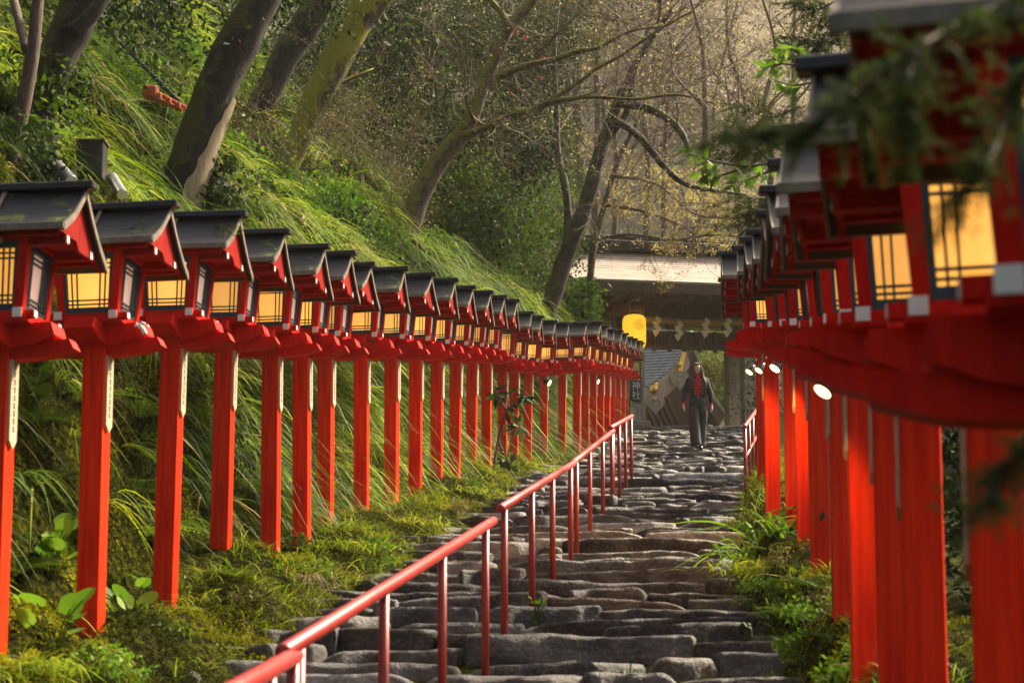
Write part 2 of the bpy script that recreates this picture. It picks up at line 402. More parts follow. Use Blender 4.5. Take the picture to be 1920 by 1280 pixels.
# ---------------------------------------------------------------- stairs of rough stones
def build_stairs():
    tv = {}
    ez = lambda a, e: math.copysign(abs(a)**e, a)
    def template(nx, ny, nz):
        k = (nx, ny, nz)
        if k in tv: return tv[k]
        ids = {}; V = []; Fc = []
        def vid(i, j, l):
            if (i, j, l) not in ids: ids[(i, j, l)] = len(V); V.append((ez(2*i/nx-1, .8), ez(2*j/ny-1, .55), ez(2*l/nz-1, .5)))
            return ids[(i, j, l)]
        for i in range(nx):
            for j in range(ny): Fc.append([vid(i, j, nz), vid(i+1, j, nz), vid(i+1, j+1, nz), vid(i, j+1, nz)])
            for l in range(nz):
                Fc.append([vid(i, 0, l), vid(i+1, 0, l), vid(i+1, 0, l+1), vid(i, 0, l+1)])
        for j in range(ny):
            for l in range(nz):
                Fc.append([vid(0, j+1, l), vid(0, j, l), vid(0, j, l+1), vid(0, j+1, l+1)])
                Fc.append([vid(nx, j, l), vid(nx, j+1, l), vid(nx, j+1, l+1), vid(nx, j, l+1)])
        tv[k] = (np.array(V), np.array(Fc)); return tv[k]
    VS, FS, TS = [], [], []; nb = 0; Y = 6.5; r = random.Random(11)
    while Y < 47.6:
        rise = r.uniform(.07, .12)*(1 if Y < 30 else 1.05)
        slope = (zs(Y+.5)-zs(Y))/.5; t = rise/max(slope, .12)
        x = XL(Y)-r.uniform(.1, .5); x1 = XR(Y)+r.uniform(.05, .3)
        near = Y < 20
        while x < x1:
            wd = r.choice([r.uniform(.25, .55), r.uniform(.5, 1.0), r.uniform(.8, 1.8), r.uniform(.8, 1.8)])
            wd = min(wd, x1-x+.15)
            if wd < .22: break
            hgt = rise*r.uniform(1.9, 2.6); dep = t*r.uniform(1.3, 1.9)
            top = zs(Y)+r.uniform(-.022, .03)+ (r.uniform(.02, .05) if r.random() < .12 else 0)
            yo = r.uniform(-.09, .09)*min(1, t*2)
            nx = max(5, int(wd/(.04 if near else .075))); V, Fc = template(nx, 7 if near else 5, 5 if near else 3)
            p = 14+r.random()*26
            q = V/((np.abs(V)**p).sum(1)**(1/p))[:, None]
            q = q*np.array([wd/2*1.03, dep/2, hgt/2])
            # broken outline in plan: the front edge bows and steps
            fx = V[:, 0]*r.uniform(.8, 2.2)+r.uniform(-3, 3)
            q[:, 1] += (V[:, 1] < 0)*np.abs(V[:, 1])*(.045*np.sin(fx*1.7)+.03*np.sign(np.sin(fx*3.1))*.6)
            # wavy front edge, leaning front face, tilted top
            cx = x+wd/2
            q[:, 1] += .03*V[:, 2]*r.uniform(-.9, 1.1)
            q[:, 2] += q[:, 0]*r.uniform(-.045, .045)+V[:, 1]*r.uniform(-.012, .012)
            # ends taper so stones look like broken slabs
            e = np.clip((np.abs(V[:, 0])-.55)/.45, 0, 1)**2; side = V[:, 0] > 0
            q[:, 2] -= e*np.where(side, r.choice((0, .1, .9)), r.choice((0, .1, .9)))*hgt*.38*(V[:, 2] > 0)
            q[:, 1] += e*np.where(side, r.uniform(-.2, .6), r.uniform(-.2, .6))*.10*(V[:, 1] < 0)
            W = q+np.array([cx, Y+dep/2+yo, top-hgt/2])
            n1 = noise(W, 3.2, 3, 21); n2 = noise(W, 9, 3, 31); n3 = noise(W+50, 3.4, 3, 41)
            top_m = (V[:, 2] > .5); front = (V[:, 1] < -.5)
            n4 = np.abs(noise(W+9, 2.1, 2, 61))
            W[:, 2] += n1*.011+n2*.007-n4*.008
            W[:, 1] += (n3*.036+n2*.016+n4*.04)*front
            W[:, 0] += n1*.015
            VS.append(W); FS.append(Fc+nb); nb += len(W)
            tone = r.random(); TS.append(np.full(len(W), tone))
            x += wd+r.uniform(-.01, .03)
        Y += t
    m, n, b = newmat('wet_slate')
    t = tex(n, "ShaderNodeTexNoise", 5, stretch=(1, 1, 2.2), detail=8, rough=.68); t2 = tex(n, "ShaderNodeTexNoise", 34, detail=7, rough=.65)
    tn = attr(n)
    c = ramp(n, tn, [(0, (.020, .019, .018)), (.3, (.046, .045, .045)), (.5, (.080, .068, .056)), (.66, (.088, .092, .10)), (.84, (.14, .135, .13)), (.90, (.16, .11, .06)), (.96, (.34, .34, .34))])
    c = mix(n, 1, c, ramp(n, t, [(.30, (.30, .28, .26)), (.46, (.95, .92, .88)), (.56, (1.5, 1.45, 1.38)), (.68, (2.4, 2.3, 2.1))]), 'MULTIPLY')
    c = mix(n, .45, c, ramp(n, t2, [(.35, (.006, .006, .006)), (.5, (.04, .038, .036)), (.65, (.18, .175, .165))]))
    mo = tex(n, "ShaderNodeTexNoise", 1.7, detail=8, rough=.65)
    c = mix(n, ramp(n, mo, [(.58, (0, 0, 0)), (.70, (.75, .75, .75))]), c, (.045, .055, .012))
    n.links.new(c, b.inputs['Base Color'])
    n.links.new(ramp(n, t, [(.3, (.36, .36, .36)), (.7, (.75, .75, .75))]), b.inputs['Roughness'])
    b.inputs['Specular IOR Level'].default_value = .4
    bump(n, b, mathn(n, 'ADD', t, mathn(n, 'MULTIPLY', t2, .8)), .9, .03)
    o = fast_mesh('stone_stairs', np.vstack(VS), [np.vstack(FS)], m, tone=np.concatenate(TS), smooth=False)
    tag(o, kind='structure', label='uneven wet slate steps climbing to the gate')
build_stairs()
# ================================================================ lanterns
BODY_Z0, BODY_H = .045, .355
def bm_map(u, v, d, k):
    """body side k: u across (-1..1), v up (0..1), d outwards"""
    hw = .172+.028*v; x = u*hw; y = -(hw+d); z = BODY_Z0+v*BODY_H
    a = k*math.pi/2; return (x*math.cos(a)-y*math.sin(a), x*math.sin(a)+y*math.cos(a), z)
def mbox(mb, u0, u1, v0, v1, d0, d1, k):
    p = [bm_map(u0, v0, d1, k), bm_map(u1, v0, d1, k), bm_map(u1, v0, d0, k), bm_map(u0, v0, d0, k),
         bm_map(u0, v1, d1, k), bm_map(u1, v1, d1, k), bm_map(u1, v1, d0, k), bm_map(u0, v1, d0, k)]
    mb.hexa(p)
def roof_pts(sy=-1, n=7):
    """one slope from the ridge outwards; the back slope (sy = 1) is longer and steeper"""
    hd, dr = (.285, .238) if sy < 0 else (.32, .305)
    return [(hd*i/n, .665-dr*i/n-.026*math.sin(math.pi*i/n)) for i in range(n+1)]
def make_lantern(side, batten=True):
    root = empty('votive_lantern', (0, 0, 0), 'x', 'lantern')
    H = Vector((0, 0, 1.5))
    post = MB().box((0, 0, -.5), (.125, .125, 1.0), bev=.004).build('post', M['redpost'], root, loc=(0, 0, 1.5-.10)); post.scale.z = 1.4
    bo = MB().prism([(-.045, -.16), (.045, -.16), (.045, -.56), (0, -.60), (-.045, -.56)], side*.064, side*.078, 'x').build('name_board', M['board'], root, loc=H)
    ink = MB(); rr = random.Random(3)
    for j in range(9):
        z = -.2-j*.038
        ink.box((side*.0795, 0, z), (.002, .004, .03), bev=.0003); ink.box((side*.0796, rr.uniform(-.004, .004), z+.008), (.002, rr.uniform(.014, .03), .004), bev=.0003); ink.box((side*.0797, 0, z-.008), (.002, rr.uniform(.012, .028), .004), bev=.0003)
    ink.build('brush_writing', M['ink'], bo, loc=(0, 0, 0))
    # brackets
    b = MB()
    b.prism([(-.30, -.062), (-.28, .0), (.28, .0), (.30, -.062), (.20, -.105), (.08, -.125), (-.08, -.125), (-.20, -.105)], -.085, .085, 'y')
    b.prism([(-.385, -.125), (-.36, -.078), (-.20, -.084), (.20, -.084), (.36, -.078), (.385, -.125), (.27, -.158), (.1, -.172), (-.1, -.172), (-.27, -.158)], -.048, .048, 'y')
    b.build('bracket_arm', M['red'], root, loc=H)
    b = MB()
    b.prism([(-.30, -.065), (-.275, -.003), (.275, -.003), (.30, -.065), (.20, -.108), (.08, -.13), (-.08, -.13), (-.20, -.108)], -.083, .083, 'x')
    b.build('bracket_arm', M['red'], root, loc=H)
    s = MB(); s.box((0, 0, .005), (.385, .385, .035), bev=.003)
    for q in (-1, 1):
        s.box((q*.158, 0, .024), (.045, .405, .044), bev=.002)
        s.box((0, q*.158, .021), (.46, .04, .038), bev=.002)
    sill = s.build('sill', M['red'], root, loc=H)
    for q in (-1, 1):
        for e in (-1, 1):
            MB().box((q*.158, e*.2045, .024), (.046, .004, .045), bev=.001).build('end_cap', M['white'], sill)
            MB().box((e*.2325, q*.158, .021), (.004, .036, .034), bev=.001).build('end_cap', M['white'], sill)
    fr = MB()
    for k in range(4):
        mbox(fr, -1.0, -.76, 0, 1.02, -.045, 0.0, k)
        mbox(fr, -.998, .998, .93, 1.06, -.05, .004, k)
    fr.build('body_frame', M['red'], root, loc=H)
    for k in range(4):
        wf = MB()
        mbox(wf, -.76, -.66, .0, .93, -.03, -.008, k); mbox(wf, .66, .757, .0, .93, -.03, -.008, k)
        mbox(wf, -.66, .66, -.01, .085, -.03, -.008, k); mbox(wf, -.66, .66, .84, .93, -.03, -.008, k)
        win = wf.build('window', M['lattice'], root, loc=H)
        la = MB()
        for uu in (-.52, -.36, .36, .52): mbox(la, uu-.021, uu+.021, .072, .858, -.024, -.015, k)
        for vv in (.135, .20, .70, .77): mbox(la, -.678, .678, vv-.011, vv+.011, -.0225, -.0125, k)
        la.build('lattice', M['lattice'], win)
        pa = MB(); mbox(pa, -.678, .678, .072, .858, -.0335, -.0295, k); pa.build('paper_pane', M['daylit_paper'] if k in (1, 3) else M['paper'], win)
    # plaque under the eave
    MB().box((.0, -.207, .385), (.15, .006, .045), bev=.001).build('plaque', M['board'], root, loc=H)
    # roof
    r = MB(); prof = [(-y, z) for y, z in roof_pts(-1)[::-1]]+[(y, z) for y, z in roof_pts(1)[1:]]
    low = [(y*.99, z-.028) for y, z in prof]
    n = len(prof)
    for i in range(n-1):
        for x0, x1 in ((-.40, .40),):
            r.hexa([(x0, *low[i]), (x1, *low[i]), (x1, *low[i+1]), (x0, *low[i+1]), (x0, *prof[i]), (x1, *prof[i]), (x1, *prof[i+1]), (x0, *prof[i+1])])
    rf = r.build('roof', M['roof'], root, loc=H)
    MB().box((0, 0, .685), (.90, .075, .04), bev=.006).build('ridge', M['roof'], rf)
    tr = MB()
    for sx in (-1, 1):
        for sy in (-1, 1):
            pp = [(sy*y, z) for y, z in roof_pts(sy)]
            for i in range(len(pp)-1):
                a, c = pp[i], pp[i+1]; x0, x1 = sx*.401, sx*.411
                r0 = [(x0, a[0], a[1]-.034), (x1, a[0], a[1]-.034), (x1, c[0], c[1]-.034), (x0, c[0], c[1]-.034), (x0, a[0], a[1]+.004), (x1, a[0], a[1]+.004), (x1, c[0], c[1]+.004), (x0, c[0], c[1]+.004)]
                tr.hexa(r0)
    for sy in (-1, 1):
        e = roof_pts(sy)[-1]; tr.box((0, sy*(e[0]+.006), e[1]-.012), (.815, .014, .034), bev=.002)
    tr.build('edge_trim', M['trim'], rf)
    g = MB()
    for sx in (-1, 1):
        pf = [(-y*.95, z-.032) for y, z in roof_pts(-1)[::-1]]+[(y*.95, z-.032) for y, z in roof_pts(1)[1:]]
        lowz = [(p[0]*.9, max(p[1]-.10, .33) if p[0] > 0 else max(p[1]-.10, .385)) for p in pf]
        for i in range(len(pf)-1):
            (ya, za), (yb, zb_) = pf[i], pf[i+1]; la, lb = lowz[i], lowz[i+1]
            za2, zb2 = min(za-.002, .40 if ya < 0 else .36), min(zb_-.002, .40 if yb < 0 else .36)
            xa, xb = sx*.36, sx*.378
            if sx < 0: xa, xb = xb, xa
            g.hexa([(xa, ya, za2), (xb, ya, za2), (xb, yb, zb2), (xa, yb, zb2), (xa, ya, za), (xb, ya, za), (xb, yb, zb_), (xa, yb, zb_)])
    g.box((0, 0, .405), (.70, .50, .012), bev=.002)
    g.box((0, -.235, .405), (.72, .035, .045), bev=.003); g.box((0, .25, .37), (.72, .035, .045), bev=.003)
    ga = g.build('gable_board', M['red_shade'], rf)
    for yy in (-.16, .16):
        pu = MB().box((0, yy, .378), (.76, .05, .052), bev=.003).build('purlin', M['red_shade'], root, loc=H)
        for e in (-1, 1): MB().box((e*.382, yy, .378), (.004, .030, .036), bev=.001).build('end_cap', M['white'], pu)
    if batten:
        bt = MB(); bp = [(-y, z+.012) for y, z in roof_pts(-1)]; bq = [(y, z+.012) for y, z in roof_pts(1)]
        bt.tube([(-.0+.0, y, z) for y, z in bp], .013, 6)
        bt.box((0, -.29, .43), (.034, .02, .034), bev=.004)
        bt.tube([(0, y, z) for y, z in bq], .013, 6)
        bt.build('seam_batten', M['trim'], rf, smooth=True)
    return root
def set_height(root, H):
    for ch in root.children:
        if ch.name.startswith('post'):
            ch.location.z = H-.10; ch.scale.z = H-.10+.25
        else: ch.location.z = H

leafA = leafmat('moss_leaf', [(0, (.05, .07, .008)), (.5, (.13, .18, .015)), (1, (.25, .30, .03))], .25, .7, .2)
def moss_on_roof(root, H, cx, cy, n, rad, flat=1.0):
    """a cushion of moss growing on the roof: part of that lantern"""
    rf = [c for c in root.children if c.name.startswith('roof')][0]
    a = rng.random(n)*6.28; rr = np.sqrt(rng.random(n))*rad
    x = cx+rr*np.cos(a); y = cy+rr*np.sin(a)*.8; y = np.clip(y, -.28, -.03)
    t = -y/.285; z = .665-.238*t-.026*np.sin(np.pi*t)+.028*np.maximum(0, 1-(rr/rad)**2)*rng.random(n)*flat
    c = np.stack([x, y, z], 1); v, f, tn = leaf_quads(c, .012, rng.random(n), up=.4)
    o = fast_mesh('moss_cushion', v, [f], leafA, rf, tone=tn)

def leaf_quads(c, size, tone, up=0.0, aspect=.5, droop=0.0, dirs=None, sizev=.4):
    """rhombus leaves (two triangles folded along the midrib)"""
    n = len(c); d = rng.normal(size=(n, 3)) if dirs is None else dirs+rng.normal(size=(n, 3))*.5
    d[:, 2] -= droop; d /= np.linalg.norm(d, axis=1)[:, None]
    nr = rng.normal(size=(n, 3)); nr[:, 2] = np.abs(nr[:, 2])+up*3
    s = np.cross(d, nr); s /= np.linalg.norm(s, axis=1)[:, None]+1e-9; nn = np.cross(s, d)
    L = (size*(1+sizev*(rng.random(n)*2-1)))[:, None]; W = L*aspect*.5
    v = np.stack([c-d*L*.5, c+s*W+nn*W*.25, c+d*L*.5, c-s*W+nn*W*.25], 1).reshape(-1, 3)
    b = (np.arange(n)*4)[:, None]
    f = np.vstack([b+np.array([0, 1, 2]), b+np.array([0, 2, 3])])
    return v, f, np.repeat(tone, 4)

ORD = ['first', 'second', 'third', 'fourth', 'fifth', 'sixth', 'seventh', 'eighth', 'ninth', 'tenth', 'eleventh', 'twelfth', 'thirteenth', 'fourteenth', 'fifteenth', 'sixteenth', 'seventeenth', 'eighteenth', 'nineteenth', 'twentieth', 'twenty-first', 'twenty-second', 'twenty-third', 'twenty-fourth', 'twenty-fifth', 'twenty-sixth', 'twenty-seventh', 'twenty-eighth']
protoL = make_lantern(1, True); protoLb = make_lantern(1, False)
YAW = -math.atan(.094)
special = {0: 'near red lantern cut by the left edge of the photo, black roof above glowing window',
           1: 'red lantern with white paper knot on its corner and leaves on its roof',
           2: 'red lantern with bright green moss cushion on its black roof',
           3: 'clean black roofed lantern right after the moss capped one in the left row',
           4: 'fifth lantern of the left row, green lichen patch on its roof slope',
           9: 'tenth lantern of the left row, brown and green moss covering its roof'}
used = set()
lanternsL = []
for i, (x, y, zb, zr) in enumerate(LEFT):
    p = protoL if i in (0, 1, 2, 3, 4, 7, 8) else protoLb
    if p.name in used: o = copy_tree(p)
    else: o = p; used.add(p.name)
    o.location = (x, y, zb); o.rotation_euler = (R(rng.normal()*.45), R(rng.normal()*.45), YAW+R(rng.normal()*2+ (-2 if i < 20 else 0)))
    set_height(o, zr-zb)
    tag(o, special.get(i, '%s red votive lantern counting from the left end of the left row' % ORD[i]), 'lantern', 'red lanterns along the left of the stairs')
    lanternsL.append(o)
moss_on_roof(lanternsL[2], 0, -.22, -.15, 1500, .16)
moss_on_roof(lanternsL[2], 0, .36, -.12, 300, .10); moss_on_roof(lanternsL[1], 0, .05, -.28, 350, .06); moss_on_roof(lanternsL[1], 0, .28, -.16, 160, .12, .3)
moss_on_roof(lanternsL[4], 0, .18, -.17, 240, .14, .3); moss_on_roof(lanternsL[9], 0, .0, -.14, 1500, .25)
moss_on_roof(lanternsL[6], 0, -.1, -.29, 300, .15, .4); moss_on_roof(lanternsL[12], 0, .1, -.27, 300, .2, .5); moss_on_roof(lanternsL[13], 0, .1, -.27, 300, .2, .5)
# paper knot tied on the corner of the second lantern
def paper_knot():
    o = lanternsL[1]; c = P(262, 606, 10.75)
    b = MB(); rr = random.Random(5)
    for k in range(6):
        a = rr.uniform(0, 6.28); d = Vector((math.cos(a)*.02, -.01, math.sin(a)*.02))
        b.tube(sm([c+d, c+d*1.6+Vector((.005, -.012, 0)), c+d*.6+Vector((0, -.02, .004))], 3), [.008]*7, 6, flat=.35)
    for k in range(3):
        b.tube(sm([c, c+Vector((.012+k*.006, -.005, -.03)), c+Vector((.022+.008*k, -.004, -.062))], 3), [.009, .009, .008, .008, .009, .01, .009], 6, flat=.3)
    t = b.build('paper_fortune', M['white'], smooth=True)
    tag(t, 'crumpled white paper strip tied to a corner of the second left lantern', 'paper strip')
paper_knot()

# right row: (block px, Y, base?)
RB = [(1411, 608, 16.7), (1445, 608, 15.4), (1467, 605, 14.2), (1487, 604, 13.0), (1526, 605, 10.8), (1553, 598, 9.1), (1585, 592, 7.6), (1618, 590, 6.2), (1722, 575, 4.65), (1892, 527, 3.08)]
protoR = make_lantern(-1, False)
rlab = ['farthest lantern of the right row, its window glowing beside the gate', 'second farthest red lantern of the right row, moss strip on its eave',
        'third farthest red lantern of the right row below a narrow black roof', 'fourth farthest red lantern of the right row with glowing latticed window',
        'fifth farthest red lantern of the right row, blue framed window edge showing', 'sixth farthest red lantern of the right row, dark behind its neighbour',
        'seventh farthest lantern of the right row, sill with white corner and mossy eave', 'blurred lantern with a whole glowing window left of two larger ones in the right row',
        'large blurred red lantern behind cedar sprays in the right row', 'nearest blurred red lantern cut by the right edge of the photo']
RIGHT = []
for i, (bx, by, y) in enumerate(RB):
    rz = YAW+R((1, -1, 2, 0, 3, 2, -4, -8, -9, -9)[i])
    off = Euler((0, 0, rz)).to_matrix() @ Vector((-.158, -.2, 0))
    q = P(bx, by, y+off.y)
    c = Vector((q.x-off.x, y, 0)); zr = q.z-.022
    o = protoR if i == 0 else copy_tree(protoR)
    zb = float(zs(y))-.1
    o.location = (c.x, y, zb); o.rotation_euler = (0, 0, rz)
    set_height(o, zr-zb); RIGHT.append((o, c.x, y, zb, zr))
    tag(o, rlab[i], 'lantern', 'red lanterns along the right of the stairs')
moss_on_roof(RIGHT[1][0], 0, .0, -.29, 300, .3, .3); moss_on_roof(RIGHT[6][0], 0, .0, -.27, 500, .3, .5)
# two lanterns beyond, and one nearer than the frame shows
for (px, y, lb) in ((1428, 21.0, 'red lantern post standing left behind the orange lit post on the right'),):
    o = copy_tree(protoR); X = P(px, 700, y).x; zb = float(zs(y)); o.location = (X, y, zb); o.rotation_euler = (0, 0, YAW)
    set_height(o, P(px, 640, y).z-zb); tag(o, lb, 'lantern', 'red lanterns along the right of the stairs')

# lit spotlights clamped under the lanterns
def spotlight(px, py, y, rad, label, aim, watts, tilt=(-.6, -.22, -.8), lamp=True):
    c = P(px, py, y); t = empty('spotlight', c, label, 'spotlight', 'small lit spotlights under the lanterns')
    d = Vector(tilt).normalized(); m = MB()
    m.tube([-d*rad*2.2, -d*rad*1.5, -d*rad*.2, Vector((0, 0, 0))], [rad*.3, rad*.7, rad*1.02, rad*1.06], 14)
    m.tube([-d*rad*1.6, -d*rad*1.6+Vector((.03, .0, .07))], rad*.18, 6)
    m.build('housing', M['black'], t, smooth=True)
    l = MB(); l.tube([d*.002, d*.006], rad*.93, 14); l.build('lens', M['lens'], t)
    if lamp:
        ld = bpy.data.lights.new('spot_lamp', 'SPOT'); ld.energy = watts*1.2; ld.color = (1, .5, .14); ld.spot_size = R(120); ld.spot_blend = .7; ld.shadow_soft_size = rad
        lo = bpy.data.objects.new('lamp', ld); col.objects.link(lo); lo.parent = t; lo.location = d*.02
        lo.rotation_euler = (-Vector(aim).normalized()).to_track_quat('Z', 'Y').to_euler()
m, n, b = newmat('lit_lens'); b.inputs['Emission Color'].default_value = (1, .66, .30, 1); b.inputs['Emission Strength'].default_value = 2.4; M['lens'] = m
spotlight(1543, 733, 8.6, .045, 'lit spotlight nearest the camera under the right lantern row', (-.6, 1, -1), 14)
spotlight(1453, 690, 13.8, .042, 'lit spotlight above the orange glowing post on the right', (-.5, 1.2, -1), 30)
spotlight(1423, 694, 16.0, .036, 'middle of three small lit spotlights at the right row end', (-.4, 1, -1), 22)
spotlight(1405, 697, 17.0, .036, 'leftmost small lit spotlight of the right lantern row', (-.4, 1, -1), 18)
spotlight(1030, 718, 31.6, .055, 'small lit spotlight beside a far left post', (.5, -.5, -1), 14, tilt=(.8, -.3, -.5))
spotlight(1121, 716, 37.5, .055, 'small white lit spotlight high among the farthest left posts', (.5, -.5, -1), 12, tilt=(.8, -.3, -.5))
# ================================================================ handrails
def rail_seg(px0, py0, Y0, px1, py1, Y1, posts, label, rad=.028, base=None, mid=False):
    a, b_ = P(px0, py0, Y0), P(px1, py1, Y1)
    root = empty('handrail', (a.x, a.y, float(zs(a.y))), label, 'handrail', 'red tube handrails on the stairs')
    o = Vector(root.location); m = MB()
    m.tube([a-o, a-o+(b_-a)*.002, a.lerp(b_, .5)-o, b_-o-(b_-a)*.002, b_-o], [rad*.8, rad, rad, rad, rad*.8], 12); m.build('top_tube', M['rail'], root, smooth=True)
    for Yp in posts:
        t = (Yp-a.y)/(b_.y-a.y); q = a.lerp(b_, t); z0 = float(zs(q.y))-.2
        m = MB(); m.tube([(q.x-o.x, q.y-o.y, z0-o.z), (q.x-o.x, q.y-o.y, q.z-o.z-.01)], rad*.78, 10); m.build('rail_post', M['railpost'], root, smooth=True)
    if mid:
        m = MB(); d = Vector((0, 0, -.38)); m.tube([a-o+d, b_-o+d], rad*.7, 8); m.build('mid_tube', M['rail'], root, smooth=True)
M['railpost'] = simple('rusty_red_tube', (.20, .018, .012), (.42, .035, .02), .4, 9, (2, 2, .8), bstr=.2, bd=.002)
rail_seg(350, 1345, 4.2, 556, 1226, 6.45, [4.4, 5.7, 6.35], 'nearest blurred red handrail leaving through the bottom of the photo')
rail_seg(530, 1222, 6.2, 925, 976, 11.45, [6.43, 7.95, 9.5, 11.1], 'long pinkish red handrail tube crossing the lower stairs')
rail_seg(938, 953, 11.8, 1078, 867, 17.0, [12.0, 13.55, 15.0, 16.55], 'second handrail length on the middle of the stairs, four posts')
rail_seg(1073, 868, 16.9, 1150, 808, 22.2, [17.3, 18.8, 20.5, 21.9], 'third red handrail length further up the stairs')
rail_seg(1145, 802, 22.1, 1185, 780, 25.8, [22.4, 23.4, 24.5, 25.6], 'short topmost handrail length ending below the gate pillar')
rail_seg(1396, 800, 23.5, 1419, 768, 29.0, [23.6, 25.2, 26.8, 28.6], 'thin red handrail at the right edge of the upper stairs', mid=True)

# ================================================================ gate
GY = 48.8; gz = float(zs(48.2)); gc = P(1297, 780, GY)
gate = empty('shrine_gate', (gc.x, GY, gz), 'old timber gate with sunlit thatched roof at the top of the stairs', 'gate', rz=R(9))
def z_at(py, y=GY): return P(1000, py, y).z-gz
def gx(px, y=GY): return P(px, 700, y).x-gc.x
PW = .40
xl, xr = gx(1189), gx(1409)
for x in (xl, xr):
    for yy in (0, 1.5):
        m = MB(); m.box((x, yy, 1.6), (PW, PW, 3.5), bev=.02); p = m.build('pillar', M['greywood'], gate)
        if yy == 0:
            MB().box((x, yy-.0, .06), (.62, .62, .18), bev=.03).build('pillar_base', M['stonelight'], p)
zb = z_at(648); zl = z_at(628); zu = z_at(585)
m = MB(); m.box((0, .0, z_at(583)), (xr-xl+3.0, .34, .36), bev=.015); m.build('lintel', M['darkwood'], gate)
m = MB(); m.box((0, .02, z_at(563)), (xr-xl+3.2, .26, .22), bev=.015); m.build('upper_beam', M['darkwood'], gate)
m = MB(); m.box(((xl+xr)/2, .05, z_at(651)), (xr-xl-PW, .1, .10), bev=.008); m.build('lower_beam', M['darkwood'], gate)
m = MB(); m.box(((xl+xr)/2, .12, z_at(634)), (xr-xl-PW, .04, .36), bev=.004); m.build('transom_board', M['darkwood'], gate)
for k in range(6):
    x = xl+.3+(xr-xl-.6)*(k+.5)/6
    MB().box((x, .02, z_at(640)), (.10, .08, .52), bev=.006).build('transom_strut', M['darkwood'], gate)
for x in (xl, xr, 0):
    m = MB(); m.box((x, .8, z_at(575)), (.3, 2.6, .3), bev=.012); m.build('cross_beam', M['darkwood'], gate)
    MB().prism([(-.75, z_at(560)), (.75+.8, z_at(560)), (.4, z_at(525))], x-.1, x+.1, 'x').build('bracket', M['darkwood'], gate)
# roof: thick curved thatch of cypress bark
rx0, rx1 = gx(1062)-.42, gx(1062)*-1+0.6
ze, zr_ = z_at(530, 47.3), z_at(478, GY+.8)
yE, yR = -1.55, .75
def roofsurf(t):  # 0 eave, 1 ridge
    return yE+(yR-yE)*t, ze+(zr_-ze)*(t**1.25)
m = MB(); N = 10
for side in (0, 1):
    for i in range(N):
        (y0, z0), (y1, z1) = roofsurf(i/N), roofsurf((i+1)/N)
        if side: y0, y1 = 2*yR-y0, 2*yR-y1
        sl = .78
        x00, x01 = rx0+sl*(i/N), rx0+sl*((i+1)/N); X0, X1 = rx1-sl*(i/N), rx1-sl*((i+1)/N)
        th = .20
        q = [(x00, y0, z0-th), (X0, y0, z0-th), (X1, y1, z1-th), (x01, y1, z1-th), (x00, y0, z0), (X0, y0, z0), (X1, y1, z1), (x01, y1, z1)]
        if side: q = [q[1], q[0], q[3], q[2], q[5], q[4], q[7], q[6]]
        m.hexa(q)
mm, n, b = newmat('cypress_bark_thatch')
t = tex(n, "ShaderNodeTexWave", 3.6, coord='Object', stretch=(.02, 0, 1), detail=3, out=1)
wv = [x for x in n.nodes if x.bl_idname == "ShaderNodeTexWave"][0]; wv.bands_direction = 'Z'; wv.inputs['Distortion'].default_value = 1.2
t2 = tex(n, "ShaderNodeTexNoise", 2.0, stretch=(1, 1, 4), detail=8)
n.links.new(mix(n, .6, ramp(n, t2, [(.3, (.22, .17, .14)), (.5, (.46, .39, .33)), (.65, (.72, .64, .56))]), ramp(n, t, [(.2, (.10, .07, .055)), (.5, (.52, .44, .38))])), b.inputs['Base Color'])
b.inputs['Roughness'].default_value = .45; bump(n, b, t, .5, .02); M['thatch'] = mm
rf = m.build('roof', M['thatch'], gate)
m = MB(); m.box(((rx0+rx1)/2, yE+.06, ze-.18), (rx1-rx0-.05, .14, .27), bev=.02); m.build('eave_fascia', M['darkwood'], rf)
m = MB()
for k in range(15):
    x = rx0+.45+(rx1-rx0-.9)*k/14
    m.box((x, -.55, ze-.30), (.09, 1.9, .10), rot=Euler((R(6), 0, 0)), bev=.004)
m.build('rafter', M['darkwood'], rf)
for k in range(7):
    x = gx(1126)+(gx(1163)-gx(1126))*k
    MB().box((x, yE+.32, z_at(556, 47.6)), (.14, .1, .12), bev=.008).build('beam_end', M['greywood'], rf)
m = MB(); m.box(((rx0+rx1)/2, .2, ze-.20), (rx1-rx0-.5, 3.2, .05), bev=.004); m.build('soffit', M['darkwood'], rf)
m = MB(); xr0, xr1 = rx0+.5, rx1-.5; zt = zr_
m.box(((xr0+xr1)/2, yR, zt+.12), (xr1-xr0, .55, .26), bev=.03); m.box(((xr0+xr1)/2, yR, zt+.33), (xr1-xr0+.16, .36, .12), bev=.03)
m.build('ridge_cap', M['roof'], rf)
